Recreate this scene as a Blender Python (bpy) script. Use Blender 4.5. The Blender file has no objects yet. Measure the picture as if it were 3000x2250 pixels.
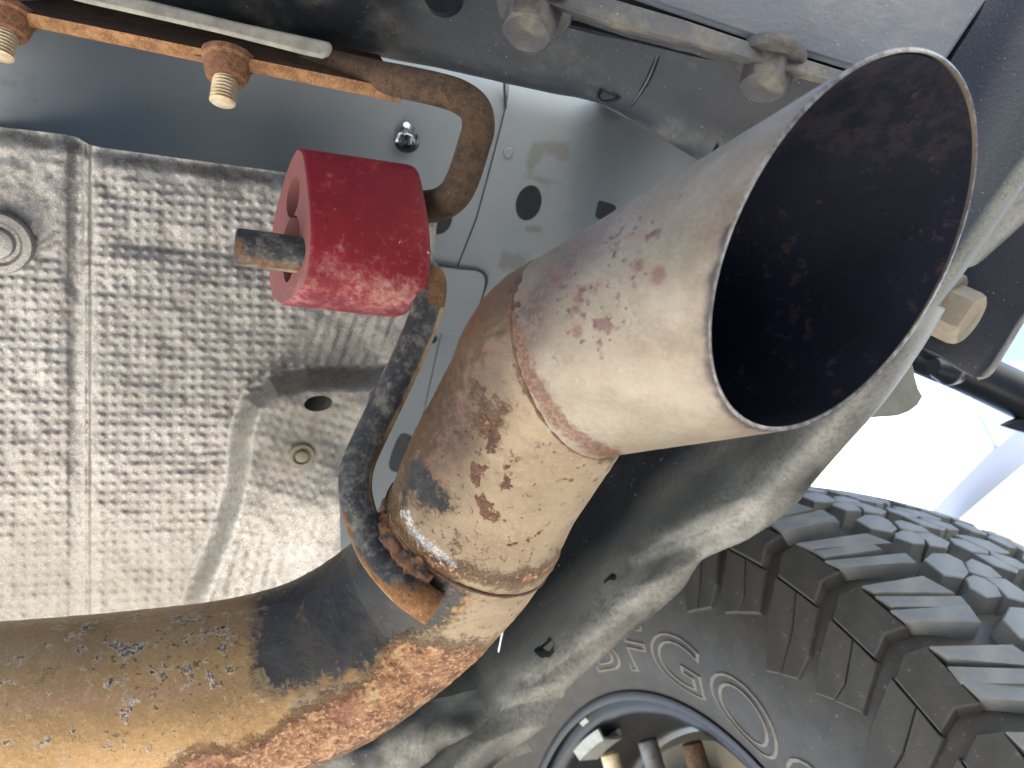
import bpy, bmesh, math, random
import numpy as np
from mathutils import Vector, Matrix, noise as mnoise
random.seed(7); rng = np.random.default_rng(7)
sc = bpy.context.scene
COL = sc.collection

# ------------------------------------------------------------------ camera
F_PX, CX, CY = 2170.0, 1500.0, 1125.0            # focal length / centre of the 3000 x 2250 frame
XC = np.array([.886, .150, .439]); XC /= np.linalg.norm(XC)          # outboard (world X) seen in camera axes
ZC = np.array([-.371, -.338, .865]); ZC -= XC * (XC @ ZC); ZC /= np.linalg.norm(ZC)   # up
YC = np.cross(ZC, XC)                                                 # forward along the vehicle
M3 = np.stack([XC, YC, ZC])                        # camera axes (right, down, depth) -> world
CAM = np.array([0.0, 0.0, 0.134])
cam = bpy.data.cameras.new('camera'); cam.lens = F_PX / 3000 * 36; cam.sensor_width = 36
cam.clip_start = .01; cam.clip_end = 500
cam.dof.use_dof = True; cam.dof.focus_distance = .27; cam.dof.aperture_fstop = 20
camo = bpy.data.objects.new('camera', cam); COL.objects.link(camo)
R_, D_, F_ = M3[:, 0], M3[:, 1], M3[:, 2]
camo.matrix_world = Matrix(((R_[0], -D_[0], -F_[0], CAM[0]), (R_[1], -D_[1], -F_[1], CAM[1]),
                            (R_[2], -D_[2], -F_[2], CAM[2]), (0, 0, 0, 1)))
sc.camera = camo

# ------------------------------------------------------------------ light
SUN_EL, SUN_AZ = math.radians(50), math.radians(125)   # azimuth from +X towards +Y
world = bpy.data.worlds.new('World'); sc.world = world; world.use_nodes = True
wn = world.node_tree.nodes; bg = wn['Background']
sky = wn.new('ShaderNodeTexSky'); sky.sky_type = 'NISHITA'; sky.sun_disc = False
sky.sun_elevation = SUN_EL; sky.sun_rotation = math.pi / 2 - SUN_AZ
world.node_tree.links.new(sky.outputs[0], bg.inputs[0]); bg.inputs[1].default_value = .12
sl = bpy.data.lights.new('sun', 'SUN'); sl.energy = 5.0; sl.angle = math.radians(.5); sl.color = (1, .97, .92)
so = bpy.data.objects.new('sun', sl); COL.objects.link(so)
sdir = Vector((math.cos(SUN_EL) * math.cos(SUN_AZ), math.cos(SUN_EL) * math.sin(SUN_AZ), math.sin(SUN_EL)))
so.rotation_euler = sdir.to_track_quat('Z', 'Y').to_euler(); so.location = sdir * 5
sc.view_settings.view_transform = 'Standard'; sc.view_settings.look = 'None'
sc.view_settings.exposure = 2.6; sc.view_settings.gamma = 1
sc.cycles.use_denoising = True
sc.cycles.max_bounces = 8; sc.cycles.diffuse_bounces = 5; sc.cycles.glossy_bounces = 4
sc.cycles.sample_clamp_indirect = 6
sc.cycles.caustics_reflective = False; sc.cycles.caustics_refractive = False

# ------------------------------------------------------------------ geometry helpers
def toW(c):                                        # camera-axes metres -> world
    return np.asarray(c, float) @ M3.T + CAM
def cpt(x, y, z):                                  # a photo pixel at a depth, in camera-axes metres
    x, y, z = (np.asarray(v, float) for v in (x, y, z))
    return np.stack([(x - CX) / F_PX * z, (y - CY) / F_PX * z, z + 0 * x], -1)
def W(x, y, z): return toW(cpt(x, y, z))
def px(w):                                         # world -> photo pixel
    c = (np.asarray(w) - CAM) @ M3
    return np.stack([CX + F_PX * c[..., 0] / c[..., 2], CY + F_PX * c[..., 1] / c[..., 2]], -1)
def hdepth(x, y, H):                               # depth where a pixel's ray meets the level H above the lens
    return H / (ZC[0] * (np.asarray(x) - CX) / F_PX + ZC[1] * (np.asarray(y) - CY) / F_PX + ZC[2])
def spline(P, n):
    P = np.asarray(P, float); m = len(P)
    Q = np.vstack([2 * P[0] - P[1], P, 2 * P[-1] - P[-2]])
    d = np.r_[0, np.cumsum(np.linalg.norm(np.diff(P[:, :2] if P.shape[1] > 2 and False else P, axis=0), axis=1))]
    u = np.linspace(0, d[-1], n); k = np.clip(np.searchsorted(d, u, 'right') - 1, 0, m - 2)
    t = ((u - d[k]) / np.maximum(d[k + 1] - d[k], 1e-12))[:, None]
    a, b, c, e = Q[k], Q[k + 1], Q[k + 2], Q[k + 3]
    return .5 * (2 * b + (c - a) * t + (2 * a - 5 * b + 4 * c - e) * t * t + (3 * b - a - 3 * c + e) * t ** 3)
def wpath(P, n):                                   # (px, py, depth) control points -> world curve
    P = np.asarray(P, float)
    return spline(W(P[:, 0], P[:, 1], P[:, 2]), n)
def frames(C):
    T = np.gradient(C, axis=0); T /= np.linalg.norm(T, axis=1)[:, None]
    n = np.cross(T[0], [.3, .2, .9]); n /= np.linalg.norm(n); N = [n]
    for t in T[1:]:
        n = n - t * (n @ t); n /= np.linalg.norm(n); N.append(n)
    N = np.array(N); return T, N, np.cross(T, N)
def grid_faces(m, n, wrap=False, off=0):
    i, j = np.meshgrid(np.arange(m - 1), np.arange(n if wrap else n - 1), indexing='ij')
    a = i * n + j; b = i * n + (j + 1) % n; c = (i + 1) * n + (j + 1) % n; d = (i + 1) * n + j
    return (np.stack([a, b, c, d], -1).reshape(-1, 4) + off).tolist()
class G:                                           # a bag of faces for ONE mesh
    def __init__(s): s.v = np.zeros((0, 3)); s.f = []; s.attr = {}
    def add(s, v, f, **attr):
        o = len(s.v); v = np.asarray(v, float).reshape(-1, 3)
        s.f += [[q + o for q in k] for k in f]
        for k in set(s.attr) | set(attr):
            old = s.attr.get(k, np.zeros(o)); s.attr[k] = np.r_[old, np.broadcast_to(attr.get(k, 0.), len(v))]
        s.v = np.vstack([s.v, v]); return s
    def tube(s, C, r, n=24, caps=True, roundcap=.0):
        C = np.asarray(C); T, N, B = frames(C); r = np.broadcast_to(r, len(C)).astype(float)
        if caps and roundcap:
            k = 5; a = np.linspace(math.pi / 2, 0, k, endpoint=False)
            h = [C[0] - T[0] * roundcap * math.sin(q) * 1. for q in a]; rh = [r[0] - roundcap + roundcap * math.cos(q) for q in a]
            h2 = [C[-1] + T[-1] * roundcap * math.sin(q) for q in a[::-1]]; r2 = [r[-1] - roundcap + roundcap * math.cos(q) for q in a[::-1]]
            C = np.vstack([h, C, h2]); r = np.r_[rh, r, r2]
            N = np.vstack([[N[0]] * k, N, [N[-1]] * k]); B = np.vstack([[B[0]] * k, B, [B[-1]] * k])
        th = np.linspace(0, 2 * math.pi, n, endpoint=False)
        v = C[:, None] + r[:, None, None] * (np.cos(th)[None, :, None] * N[:, None] + np.sin(th)[None, :, None] * B[:, None])
        f = grid_faces(len(C), n, True); m = len(C)
        if caps: f += [list(range(n))[::-1], [(m - 1) * n + k for k in range(n)]]
        return s.add(v, f)
    def sheet(s, V, t=0., **attr):                 # V (m, n, 3) world; t thickness away from the camera
        m, n = V.shape[:2]; f = grid_faces(m, n)
        s.add(V.reshape(-1, 3), f, **attr)
        if t:
            du = np.gradient(V, axis=0); dv = np.gradient(V, axis=1); nn = np.cross(du, dv)
            nn /= np.linalg.norm(nn, axis=2)[..., None] + 1e-12
            sg = np.sign(((V - CAM) * nn).sum(-1).mean())
            o = len(s.v); U = V + nn * sg * t
            s.add(U.reshape(-1, 3), [k[::-1] for k in grid_faces(m, n)], **attr)
            b = [i * n for i in range(m)] + [(m - 1) * n + j for j in range(1, n)] + [i * n + n - 1 for i in range(m - 2, -1, -1)] + list(range(n - 2, 0, -1))
            o0 = o - m * n
            s.f += [[o0 + b[k], o0 + b[(k + 1) % len(b)], o + b[(k + 1) % len(b)], o + b[k]] for k in range(len(b))]
        return s
    def prism(s, A, d, bev=0.):                    # polygon A (n,3) world extruded by vector d, chamfered near face
        A = np.asarray(A, float); d = np.asarray(d, float); n = len(A); c = A.mean(0)
        L = np.linalg.norm(d)
        if bev:
            ins = A + (c - A) / np.linalg.norm(c - A, axis=1)[:, None] * bev
            rows = [ins, A + d / L * bev, A + d]
        else: rows = [A, A + d]
        V = np.vstack(rows); m = len(rows)
        f = grid_faces(m, n, True) + [list(range(n))[::-1], [(m - 1) * n + k for k in range(n)]]
        return s.add(V, f)
    def lathe(s, prof, o, ax, n=48, cap=True):     # prof (k,2): distance along ax, radius
        prof = np.asarray(prof, float); ax = np.asarray(ax, float) / np.linalg.norm(ax)
        e1 = np.cross(ax, [.31, .9, .2]); e1 /= np.linalg.norm(e1); e2 = np.cross(ax, e1)
        th = np.linspace(0, 2 * math.pi, n, endpoint=False)
        d = np.cos(th)[:, None] * e1 + np.sin(th)[:, None] * e2
        V = np.asarray(o) + prof[:, 0][:, None, None] * ax + prof[:, 1][:, None, None] * d[None]
        f = grid_faces(len(prof), n, True)
        if cap: f += [list(range(n))[::-1], [(len(prof) - 1) * n + k for k in range(n)]]
        return s.add(V, f)
    def hexhead(s, o, ax, r, h, ch=.12, rot=0., dish=0.):
        ax = np.asarray(ax, float) / np.linalg.norm(ax)
        e1 = np.cross(ax, [.31, .9, .2]); e1 /= np.linalg.norm(e1); e2 = np.cross(ax, e1); o = np.asarray(o)
        n = 24; th = np.linspace(0, 2 * math.pi, n, endpoint=False) + rot
        ap = math.cos(math.pi / 6); rr = r * ap / np.cos((th - rot + math.pi / 6) % (math.pi / 3) - math.pi / 6)
        d = np.cos(th)[:, None] * e1 + np.sin(th)[:, None] * e2
        rows = [o + rr[:, None] * d, o + ax * h * .72 + rr[:, None] * d, o + ax * h * .93 + np.minimum(rr, r * .93)[:, None] * d,
                o + ax * h + (r * .80) * d, o + ax * (h - dish * .4) + (r * .72) * d, o + ax * (h - dish) + (r * .64) * d]
        V = np.array(rows); m = len(rows)
        return s.add(V, grid_faces(m, n, True) + [list(range(n))[::-1], [(m - 1) * n + k for k in range(n)]])

def link(o): COL.objects.link(o); return o
def thing(name, label, cat, base, group=None):
    o = link(bpy.data.objects.new(name, None)); o.location = base; o.empty_display_size = .02
    o['label'] = label; o['category'] = cat
    if group: o['group'] = group
    return o
def origin(p):
    v = Vector((0, 0, 0))
    while p is not None: v = v + p.location; p = p.parent
    return v
def build(name, g, mat, parent=None, smooth=True, bevel=0., flat_angle=None, label=None):
    v = g.v
    loc = Vector(v.mean(0)) if parent is None else Vector(v.mean(0)) - origin(parent)
    me = bpy.data.meshes.new(name); me.from_pydata((v - v.mean(0)).tolist(), [], g.f); me.update()
    for k, a in g.attr.items():
        at = me.attributes.new(k, 'FLOAT', 'POINT'); at.data.foreach_set('value', np.asarray(a, np.float32))
    bm = bmesh.new(); bm.from_mesh(me); bmesh.ops.recalc_face_normals(bm, faces=bm.faces); bm.to_mesh(me); bm.free()
    if smooth:
        me.polygons.foreach_set('use_smooth', [True] * len(me.polygons))
        try: me.set_sharp_from_angle(angle=flat_angle or math.radians(38))
        except Exception: pass
    me.materials.append(mat)
    o = link(bpy.data.objects.new(name, me)); o.location = loc
    if parent is not None: o.parent = parent
    if bevel:
        b = o.modifiers.new('bevel', 'BEVEL'); b.width = bevel; b.segments = 2; b.limit_method = 'ANGLE'; b.angle_limit = math.radians(40)
    if label: o['label'] = label
    return o
def cut(o, cutters):                               # real openings: subtract closed cutters, keep the result as the mesh
    for g in cutters:
        me = bpy.data.meshes.new('cutter'); me.from_pydata(g.v.tolist(), [], g.f)
        bm = bmesh.new(); bm.from_mesh(me); bmesh.ops.recalc_face_normals(bm, faces=bm.faces); bm.to_mesh(me); bm.free()
        c = link(bpy.data.objects.new('cutter', me))
        bpy.context.view_layer.update()
        m = o.modifiers.new('cut', 'BOOLEAN'); m.object = c; m.operation = 'DIFFERENCE'; m.solver = 'EXACT'
        dg = bpy.context.evaluated_depsgraph_get(); nm = bpy.data.meshes.new_from_object(o.evaluated_get(dg))
        o.modifiers.remove(m); o.data = nm; bpy.data.objects.remove(c)
    try: o.data.set_sharp_from_angle(angle=math.radians(38))
    except Exception: pass
    return o
def fbm(P, scale, seed=0., octaves=3):
    out = np.zeros(len(P)); a = 1.
    for k in range(octaves):
        out += a * np.array([mnoise.noise(Vector(p * scale) + Vector((seed, seed * 1.7, k * 9.1))) for p in P]); scale *= 2.1; a *= .5
    return out
def sm(v, a, b): t = np.clip((v - a) / (b - a), 0, 1); return t * t * (3 - 2 * t)
def polymask(q, poly, feather):                    # signed pixel distance to a polygon -> 0..1
    poly = np.asarray(poly, float); n = len(poly); x, y = q[:, 0], q[:, 1]
    ins = np.zeros(len(q), bool); d = np.full(len(q), 1e9)
    for i in range(n):
        a, b = poly[i], poly[(i + 1) % n]; e = b - a
        t = np.clip(((q - a) @ e) / (e @ e + 1e-9), 0, 1)
        d = np.minimum(d, np.linalg.norm(q - a - t[:, None] * e, axis=1))
        c = ((a[1] > y) != (b[1] > y)); xx = (b[0] - a[0]) * (y - a[1]) / (b[1] - a[1] + 1e-12) + a[0]
        ins ^= c & (x < xx)
    return np.clip(.5 + np.where(ins, d, -d) / (2 * feather), 0, 1)
def linemask(q, line, w):
    line = np.asarray(line, float); d = np.full(len(q), 1e9)
    for a, b in zip(line[:-1], line[1:]):
        e = b - a; t = np.clip(((q - a) @ e) / (e @ e + 1e-9), 0, 1)
        d = np.minimum(d, np.linalg.norm(q - a - t[:, None] * e, axis=1))
    return np.clip(1 - d / w, 0, 1)

# ------------------------------------------------------------------ material helpers
def rgb(r, g, b): return tuple(((c / 255 + .055) / 1.055) ** 2.4 if c > 10 else c / 255 / 12.92 for c in (r, g, b)) + (1,)
class Mat:
    def __init__(s, name):
        s.m = bpy.data.materials.new(name); s.m.use_nodes = True; s.t = s.m.node_tree; s.b = s.t.nodes['Principled BSDF']
        s.co = s.t.nodes.new('ShaderNodeTexCoord').outputs['Object']; s.h = None
    def n(s, ty, **kw):
        x = s.t.nodes.new(ty)
        for k, v in kw.items(): setattr(x, k, v)
        return x
    def put(s, sock, v):
        if hasattr(v, 'is_linked'): s.t.links.new(v, sock)
        else: sock.default_value = v
    def noise(s, scale, detail=5, rough=.6, dist=0., stretch=None):
        x = s.n('ShaderNodeTexNoise'); x.inputs['Scale'].default_value = scale; x.inputs['Detail'].default_value = detail
        x.inputs['Roughness'].default_value = rough; x.inputs['Distortion'].default_value = dist
        co = s.co
        if stretch:
            mp = s.n('ShaderNodeMapping'); mp.inputs['Scale'].default_value = stretch; s.t.links.new(co, mp.inputs[0]); co = mp.outputs[0]
        s.t.links.new(co, x.inputs['Vector']); return x.outputs['Fac']
    def voro(s, scale, feature='F1', rand=1., warp=0.):
        x = s.n('ShaderNodeTexVoronoi', feature=feature); x.inputs['Scale'].default_value = scale; x.inputs['Randomness'].default_value = rand
        s.t.links.new(s.co, x.inputs['Vector']); return x.outputs['Distance']
    def attr(s, name): return s.n('ShaderNodeAttribute', attribute_name=name).outputs['Fac']
    def ma(s, op, a, b=0., c=0., clamp=False):
        x = s.n('ShaderNodeMath', operation=op, use_clamp=clamp)
        for k, v in enumerate((a, b, c)): s.put(x.inputs[k], v)
        return x.outputs[0]
    def rng(s, v, a, b, c=0., d=1.):
        x = s.n('ShaderNodeMapRange', clamp=True, interpolation_type='SMOOTHSTEP'); s.put(x.inputs[0], v)
        for k, q in enumerate((a, b, c, d)): s.put(x.inputs[k + 1], q)
        return x.outputs[0]
    def mix(s, f, a, b, mode='MIX'):
        x = s.n('ShaderNodeMix', data_type='RGBA', blend_type=mode); s.put(x.inputs[0], f); s.put(x.inputs[6], a); s.put(x.inputs[7], b); return x.outputs[2]
    def mask(s, base, nz, amt=.6, soft=.08, mid=.5):   # ragged threshold of a soft mask by noise
        v = s.ma('ADD', base, s.ma('MULTIPLY', s.ma('SUBTRACT', nz, .5), amt)); return s.rng(v, mid - soft, mid + soft)
    def bump(s, h, dist, strength=1.):
        x = s.n('ShaderNodeBump'); x.inputs['Strength'].default_value = strength; x.inputs['Distance'].default_value = dist
        s.put(x.inputs['Height'], h)
        if s.h is not None: s.t.links.new(s.h, x.inputs['Normal'])
        s.h = x.outputs[0]; return s
    def done(s, col, rough=.6, metal=0., spec=.5, coat=None):
        s.put(s.b.inputs['Base Color'], col); s.put(s.b.inputs['Roughness'], rough); s.put(s.b.inputs['Metallic'], metal)
        s.put(s.b.inputs['Specular IOR Level'], spec)
        if coat: s.b.inputs['Coat Weight'].default_value = coat; s.b.inputs['Coat Roughness'].default_value = .25
        if s.h is not None: s.t.links.new(s.h, s.b.inputs['Normal'])
        return s.m

def m_rust(name, dark, mid, light, scale=150, paint=None, rough=.85):
    m = Mat(name); a = m.noise(scale, 8, .65); b = m.noise(scale * 5, 4, .7); c = m.noise(scale * .25, 4, .6)
    col = m.mix(m.rng(a, .35, .65), dark, mid); col = m.mix(m.rng(b, .52, .75), col, light)
    col = m.mix(m.rng(c, .45, .75, 0, .6), col, dark)
    r = rough
    if paint is not None:                           # surviving black paint, with tan dust on it
        k = m.mask(m.attr('paint'), m.ma('ADD', m.ma('MULTIPLY', a, .6), m.ma('MULTIPLY', b, .4)), 1.8, .10)
        p = m.mix(m.rng(m.noise(scale * .8, 8, .7), .44, .66), paint, rgb(108, 105, 98))
        p = m.mix(m.rng(b, .62, .8, 0, .8), p, rgb(150, 142, 128)); col = m.mix(k, col, p); r = m.ma('SUBTRACT', rough, m.ma('MULTIPLY', k, .4))
        d = m.mask(m.attr('dust'), c, .9, .12); col = m.mix(m.ma('MULTIPLY', d, .85), col, rgb(176, 152, 114))
    m.bump(m.noise(scale * 3, 6, .7), .0006, .7).bump(a, .0012, .5)
    return m.done(col, r, 0., .3)
def m_black(name, base, dust, amount, scale=60, gloss=.45, fine=500, attr=None):
    m = Mat(name); a = m.noise(scale, 7, .62); b = m.noise(fine, 4, .7); big = m.noise(scale * .3, 3, .5, .6)
    d = m.rng(m.ma('ADD', m.ma('MULTIPLY', a, .6), m.ma('MULTIPLY', big, .5)), .75 - amount, 1.05 - amount)
    if attr: d = m.ma('MULTIPLY', m.ma('ADD', m.ma('MULTIPLY', m.attr(attr), 1.35), m.ma('MULTIPLY', d, .35)), m.rng(a, .2, .62, .45, 1.), clamp=True)
    d = m.ma('MULTIPLY', d, m.rng(b, .3, .62, .55, 1.))
    sp = m.rng(m.noise(fine * 1.7, 2, .5), .70, .78, 0, .7)
    col = m.mix(d, base, dust); col = m.mix(sp, col, rgb(190, 186, 172))
    m.bump(b, .0004, .6).bump(a, .0015, .35)
    return m.done(col, m.rng(d, 0, 1, gloss, .9), 0., .45)

# ------------------------------------------------------------------ materials
def pipe_material():
    m = Mat('heat_stained_pipe_steel')
    n1 = m.noise(45, 8, .65); n2 = m.noise(130, 10, .68); n3 = m.noise(650, 6, .72); n4 = m.noise(18, 5, .55, .4); n5 = m.noise(330, 8, .7)
    def th(v, a, w=.025): return m.rng(v, a - w, a + w)
    gold = m.mix(m.rng(n4, .35, .68), rgb(124, 97, 66), rgb(154, 125, 88))
    gold = m.mix(m.mask(m.attr('pink'), n4, .5, .25), gold, rgb(156, 120, 104)); gold = m.mix(m.rng(n3, .45, .75, 0, .5), gold, rgb(186, 158, 118))
    sel = m.attr('fleck'); nf = m.noise(190, 7, .62, .2); nf2 = m.noise(520, 6, .7); nfg = m.noise(28, 3, .5)
    gate = m.ma('MULTIPLY', m.ma('SUBTRACT', nfg, .5), .32)
    blot = m.ma('MULTIPLY', th(m.ma('ADD', nf, gate), .615), sel); halo = m.ma('MULTIPLY', th(m.ma('ADD', nf, gate), .59), sel); small = m.ma('MULTIPLY', th(m.ma('ADD', nf2, gate), .63), sel)
    fcol = m.mix(m.rng(n3, .46, .56), rgb(66, 58, 56), rgb(176, 164, 150)); fcol = m.mix(m.rng(nf2, .50, .58), fcol, rgb(122, 104, 94))
    gold = m.mix(m.ma('MULTIPLY', halo, .55), gold, rgb(198, 182, 158)); gold = m.mix(m.ma('MULTIPLY', small, .85), gold, rgb(80, 58, 46)); gold = m.mix(blot, gold, fcol)
    dustc = m.mix(m.rng(n1, .35, .7), rgb(152, 136, 112), rgb(132, 114, 93)); dustc = m.mix(m.rng(n3, .5, .75, 0, .55), dustc, rgb(182, 166, 140)); dustc = m.mix(m.rng(n5, .56, .66, 0, .5), dustc, rgb(118, 94, 76))
    dk = m.mask(m.attr('dust'), n2, 1.6, .12); col = m.mix(dk, gold, dustc)
    # brown film, darker and denser to one side
    fm = m.mask(m.attr('film'), m.ma('ADD', m.ma('MULTIPLY', n1, .5), m.ma('MULTIPLY', n5, .5)), 1.5, .42)
    fc = m.mix(m.rng(n5, .42, .60), rgb(64, 48, 44), rgb(104, 78, 64)); col = m.mix(m.ma('MULTIPLY', fm, .86), col, fc)
    # flaking rust clusters with orange rims, and freckles
    sb = m.ma('ADD', n2, m.ma('MULTIPLY', m.ma('SUBTRACT', m.attr('scale'), 1.), .34))
    col = m.mix(m.ma('MULTIPLY', th(sb, .505, .03), .75), col, rgb(150, 104, 74)); sk = th(sb, .535, .03)
    sc2 = m.mix(m.rng(n3, .42, .6), rgb(78, 54, 50), rgb(120, 82, 66)); sc2 = m.mix(m.rng(n5, .58, .66, 0, .7), sc2, rgb(150, 114, 92)); col = m.mix(sk, col, sc2)
    fr_ = m.ma('MULTIPLY', th(m.ma('ADD', n5, m.ma('MULTIPLY', m.ma('SUBTRACT', n1, .5), .35)), .635), m.rng(m.attr('dust'), .3, .8)); col = m.mix(m.ma('MULTIPLY', fr_, .85), col, rgb(104, 76, 66))
    nb = m.ma('ADD', m.ma('MULTIPLY', n2, .6), m.ma('MULTIPLY', n3, .4))
    bk = m.mask(m.attr('black'), nb, 3.0, .14); bk = m.ma('MULTIPLY', bk, m.ma('SUBTRACT', 1., th(m.ma('ADD', n5, m.ma('MULTIPLY', m.ma('SUBTRACT', 1., m.attr('black')), .22)), .68, .02)))
    blk = m.mix(m.rng(n1, .42, .68), rgb(34, 34, 37), rgb(62, 60, 58)); blk = m.mix(m.rng(n3, .58, .76, 0, .7), blk, rgb(116, 110, 100)); blk = m.mix(th(m.ma('ADD', n2, m.ma('MULTIPLY', m.ma('SUBTRACT', 1., m.attr('black')), .25)), .66, .04), blk, rgb(120, 104, 80))
    edge_ = m.ma('SUBTRACT', m.mask(m.attr('black'), nb, 2.6, .10, .38), bk, 0, True); col = m.mix(m.ma('MULTIPLY', edge_, .6), col, rgb(96, 76, 60)); col = m.mix(bk, col, blk)
    rk = m.mask(m.attr('rust'), m.ma('ADD', m.ma('MULTIPLY', nb, .75), m.ma('MULTIPLY', n1, .25)), 3.4, .30)
    ru = m.mix(m.rng(n2, .40, .60), rgb(114, 77, 58), rgb(152, 111, 80)); ru = m.mix(m.rng(n3, .48, .66), ru, rgb(190, 154, 117)); ru = m.mix(m.rng(n1, .55, .66, 0, .8), ru, rgb(134, 88, 76)); ru = m.mix(th(n5, .40, .04), rgb(100, 66, 54), ru)
    ru = m.mix(m.ma('MULTIPLY', th(n2, .62, .03), .9), ru, rgb(176, 152, 116)); col = m.mix(rk, col, ru)
    wk = m.mask(m.attr('salt'), n3, 2.6, .05, .80); col = m.mix(m.ma('MULTIPLY', wk, .8), col, rgb(196, 198, 200))
    hgt = m.ma('ADD', m.ma('MULTIPLY', rk, m.ma('ADD', n2, n5)), m.ma('MULTIPLY', sk, m.ma('MULTIPLY', n5, 1.2)))
    hgt = m.ma('SUBTRACT', hgt, m.ma('MULTIPLY', bk, .3)); hgt = m.ma('ADD', hgt, m.ma('MULTIPLY', m.ma('MAXIMUM', blot, small), .4)); hgt = m.ma('SUBTRACT', hgt, m.ma('MULTIPLY', fr_, .25))
    m.bump(hgt, .0010, .9).bump(n3, .0004, .7)
    rough = m.ma('ADD', .40, m.ma('MULTIPLY', m.ma('MAXIMUM', rk, m.ma('MAXIMUM', sk, dk)), .38))
    return m.done(col, rough, m.ma('MULTIPLY', m.ma('SUBTRACT', 1., m.ma('MAXIMUM', m.ma('MAXIMUM', dk, rk), m.ma('MAXIMUM', sk, bk))), .55), .4)
def tip_material():
    m = Mat('dusty_tip_steel')
    n1 = m.noise(40, 7, .62); n2 = m.noise(150, 9, .66); n3 = m.noise(760, 5, .72); n5 = m.noise(420, 7, .68); n6 = m.noise(210, 4, .5)
    def th(v, a, w=.025): return m.rng(v, a - w, a + w)
    col = m.mix(m.rng(n1, .35, .7), rgb(134, 122, 105), rgb(118, 106, 90)); col = m.mix(m.rng(n3, .45, .75, 0, .5), col, rgb(154, 142, 124)); col = m.mix(m.rng(n2, .5, .68, 0, .4), col, rgb(128, 104, 90))
    gr = m.noise(900, 3, .6, 0, (.12, 1, 1)); col = m.mix(m.rng(gr, .52, .68, 0, .28), col, rgb(110, 94, 82)); wm = m.noise(26, 6, .6, .8); col = m.mix(m.rng(wm, .52, .60, 0, .30), col, rgb(160, 147, 130))
    bf = m.mask(m.attr('brown'), m.ma('ADD', m.ma('MULTIPLY', n1, .4), m.ma('MULTIPLY', n5, .6)), 1.5, .40); col = m.mix(m.ma('MULTIPLY', bf, .85), col, m.mix(m.rng(n5, .42, .6), rgb(72, 55, 49), rgb(112, 90, 75)))
    so_ = m.ma('MULTIPLY', m.ma('SUBTRACT', m.attr('spots'), 1.), .30)
    v = m.ma('ADD', m.voro(105), m.ma('MULTIPLY', m.ma('SUBTRACT', n2, .5), .9)); g = m.rng(m.ma('ADD', m.noise(62, 2, .5), so_), .40, .48)
    col = m.mix(m.ma('MULTIPLY', m.rng(v, .40, .16), m.ma('MULTIPLY', g, .6)), col, rgb(130, 101, 82)); col = m.mix(m.ma('MULTIPLY', m.rng(v, .26, .10), m.ma('MULTIPLY', g, .7)), col, rgb(104, 74, 68))
    f2 = th(m.ma('ADD', n6, so_), .615, .05); f3 = th(m.ma('ADD', n5, so_), .600, .02); col = m.mix(m.ma('MULTIPLY', f2, .8), col, rgb(100, 70, 64)); col = m.mix(m.ma('MULTIPLY', f3, .8), col, rgb(84, 58, 56))
    col = m.mix(m.ma('MULTIPLY', m.mask(m.attr('heat'), n2, 1.0, .25), .7), col, rgb(132, 94, 76)); col = m.mix(m.mask(m.attr('soot'), n2, .9, .2), col, rgb(62, 52, 52))
    col = m.mix(m.mask(m.attr('rust'), n5, 1.6, .22), col, m.mix(m.rng(n3, .42, .6), rgb(84, 60, 50), rgb(122, 88, 64)))
    m.bump(n3, .0003, .5).bump(n2, .0004, .3)
    return m.done(col, m.rng(n1, .3, .7, .40, .56), .25, .5)
M = {}
M['pipe'] = pipe_material(); M['tip'] = tip_material()
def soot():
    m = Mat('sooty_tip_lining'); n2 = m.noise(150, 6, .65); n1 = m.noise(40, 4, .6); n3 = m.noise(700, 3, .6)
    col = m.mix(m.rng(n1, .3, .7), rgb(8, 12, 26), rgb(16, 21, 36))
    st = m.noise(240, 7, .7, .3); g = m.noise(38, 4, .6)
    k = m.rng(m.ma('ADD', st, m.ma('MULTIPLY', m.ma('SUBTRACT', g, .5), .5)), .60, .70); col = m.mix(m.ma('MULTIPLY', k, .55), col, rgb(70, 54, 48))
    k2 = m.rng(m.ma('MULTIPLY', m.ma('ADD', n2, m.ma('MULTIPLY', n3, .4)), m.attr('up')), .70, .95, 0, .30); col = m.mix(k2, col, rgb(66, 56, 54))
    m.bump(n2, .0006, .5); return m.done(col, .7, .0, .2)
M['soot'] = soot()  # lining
def rimm():
    m = Mat('bare_cut_steel_edge'); n = m.noise(400, 3, .6); col = m.mix(m.rng(n, .35, .65), rgb(150, 146, 142), rgb(108, 100, 96))
    return m.done(col, .42, .6, .5)
M['rim'] = rimm()
M['weld'] = m_rust('rusty_weld', rgb(80, 58, 48), rgb(112, 82, 64), rgb(146, 114, 86), 260)
M['lump'] = m_rust('lumpy_weld_metal', rgb(74, 66, 64), rgb(142, 96, 62), rgb(168, 126, 84), 130)
M['rod'] = m_rust('flaking_painted_rod', rgb(96, 68, 46), rgb(134, 94, 58), rgb(164, 128, 86), 190, paint=rgb(46, 46, 50))
M['rustrod'] = m_rust('brown_rusted_rod', rgb(64, 50, 40), rgb(94, 72, 54), rgb(122, 98, 76), 220)
M['rustbar'] = m_rust('orange_rusted_bar', rgb(118, 82, 56), rgb(160, 120, 82), rgb(186, 150, 108), 200)
M['rustdark'] = m_rust('dark_rusted_face', rgb(54, 38, 30), rgb(84, 58, 42), rgb(116, 86, 62), 120)
M['rustnut'] = m_rust('scaly_rusted_nut', rgb(104, 72, 56), rgb(146, 106, 76), rgb(172, 134, 98), 380)
def m_plain(name, c1, c2, rough, metal=0., scale=120, bd=.0003, spec=.5):
    m = Mat(name); a = m.noise(scale, 6, .65); col = m.mix(m.rng(a, .3, .7), c1, c2); m.bump(m.noise(scale * 4, 4, .6), bd, .5); return m.done(col, rough, metal, spec)
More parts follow.
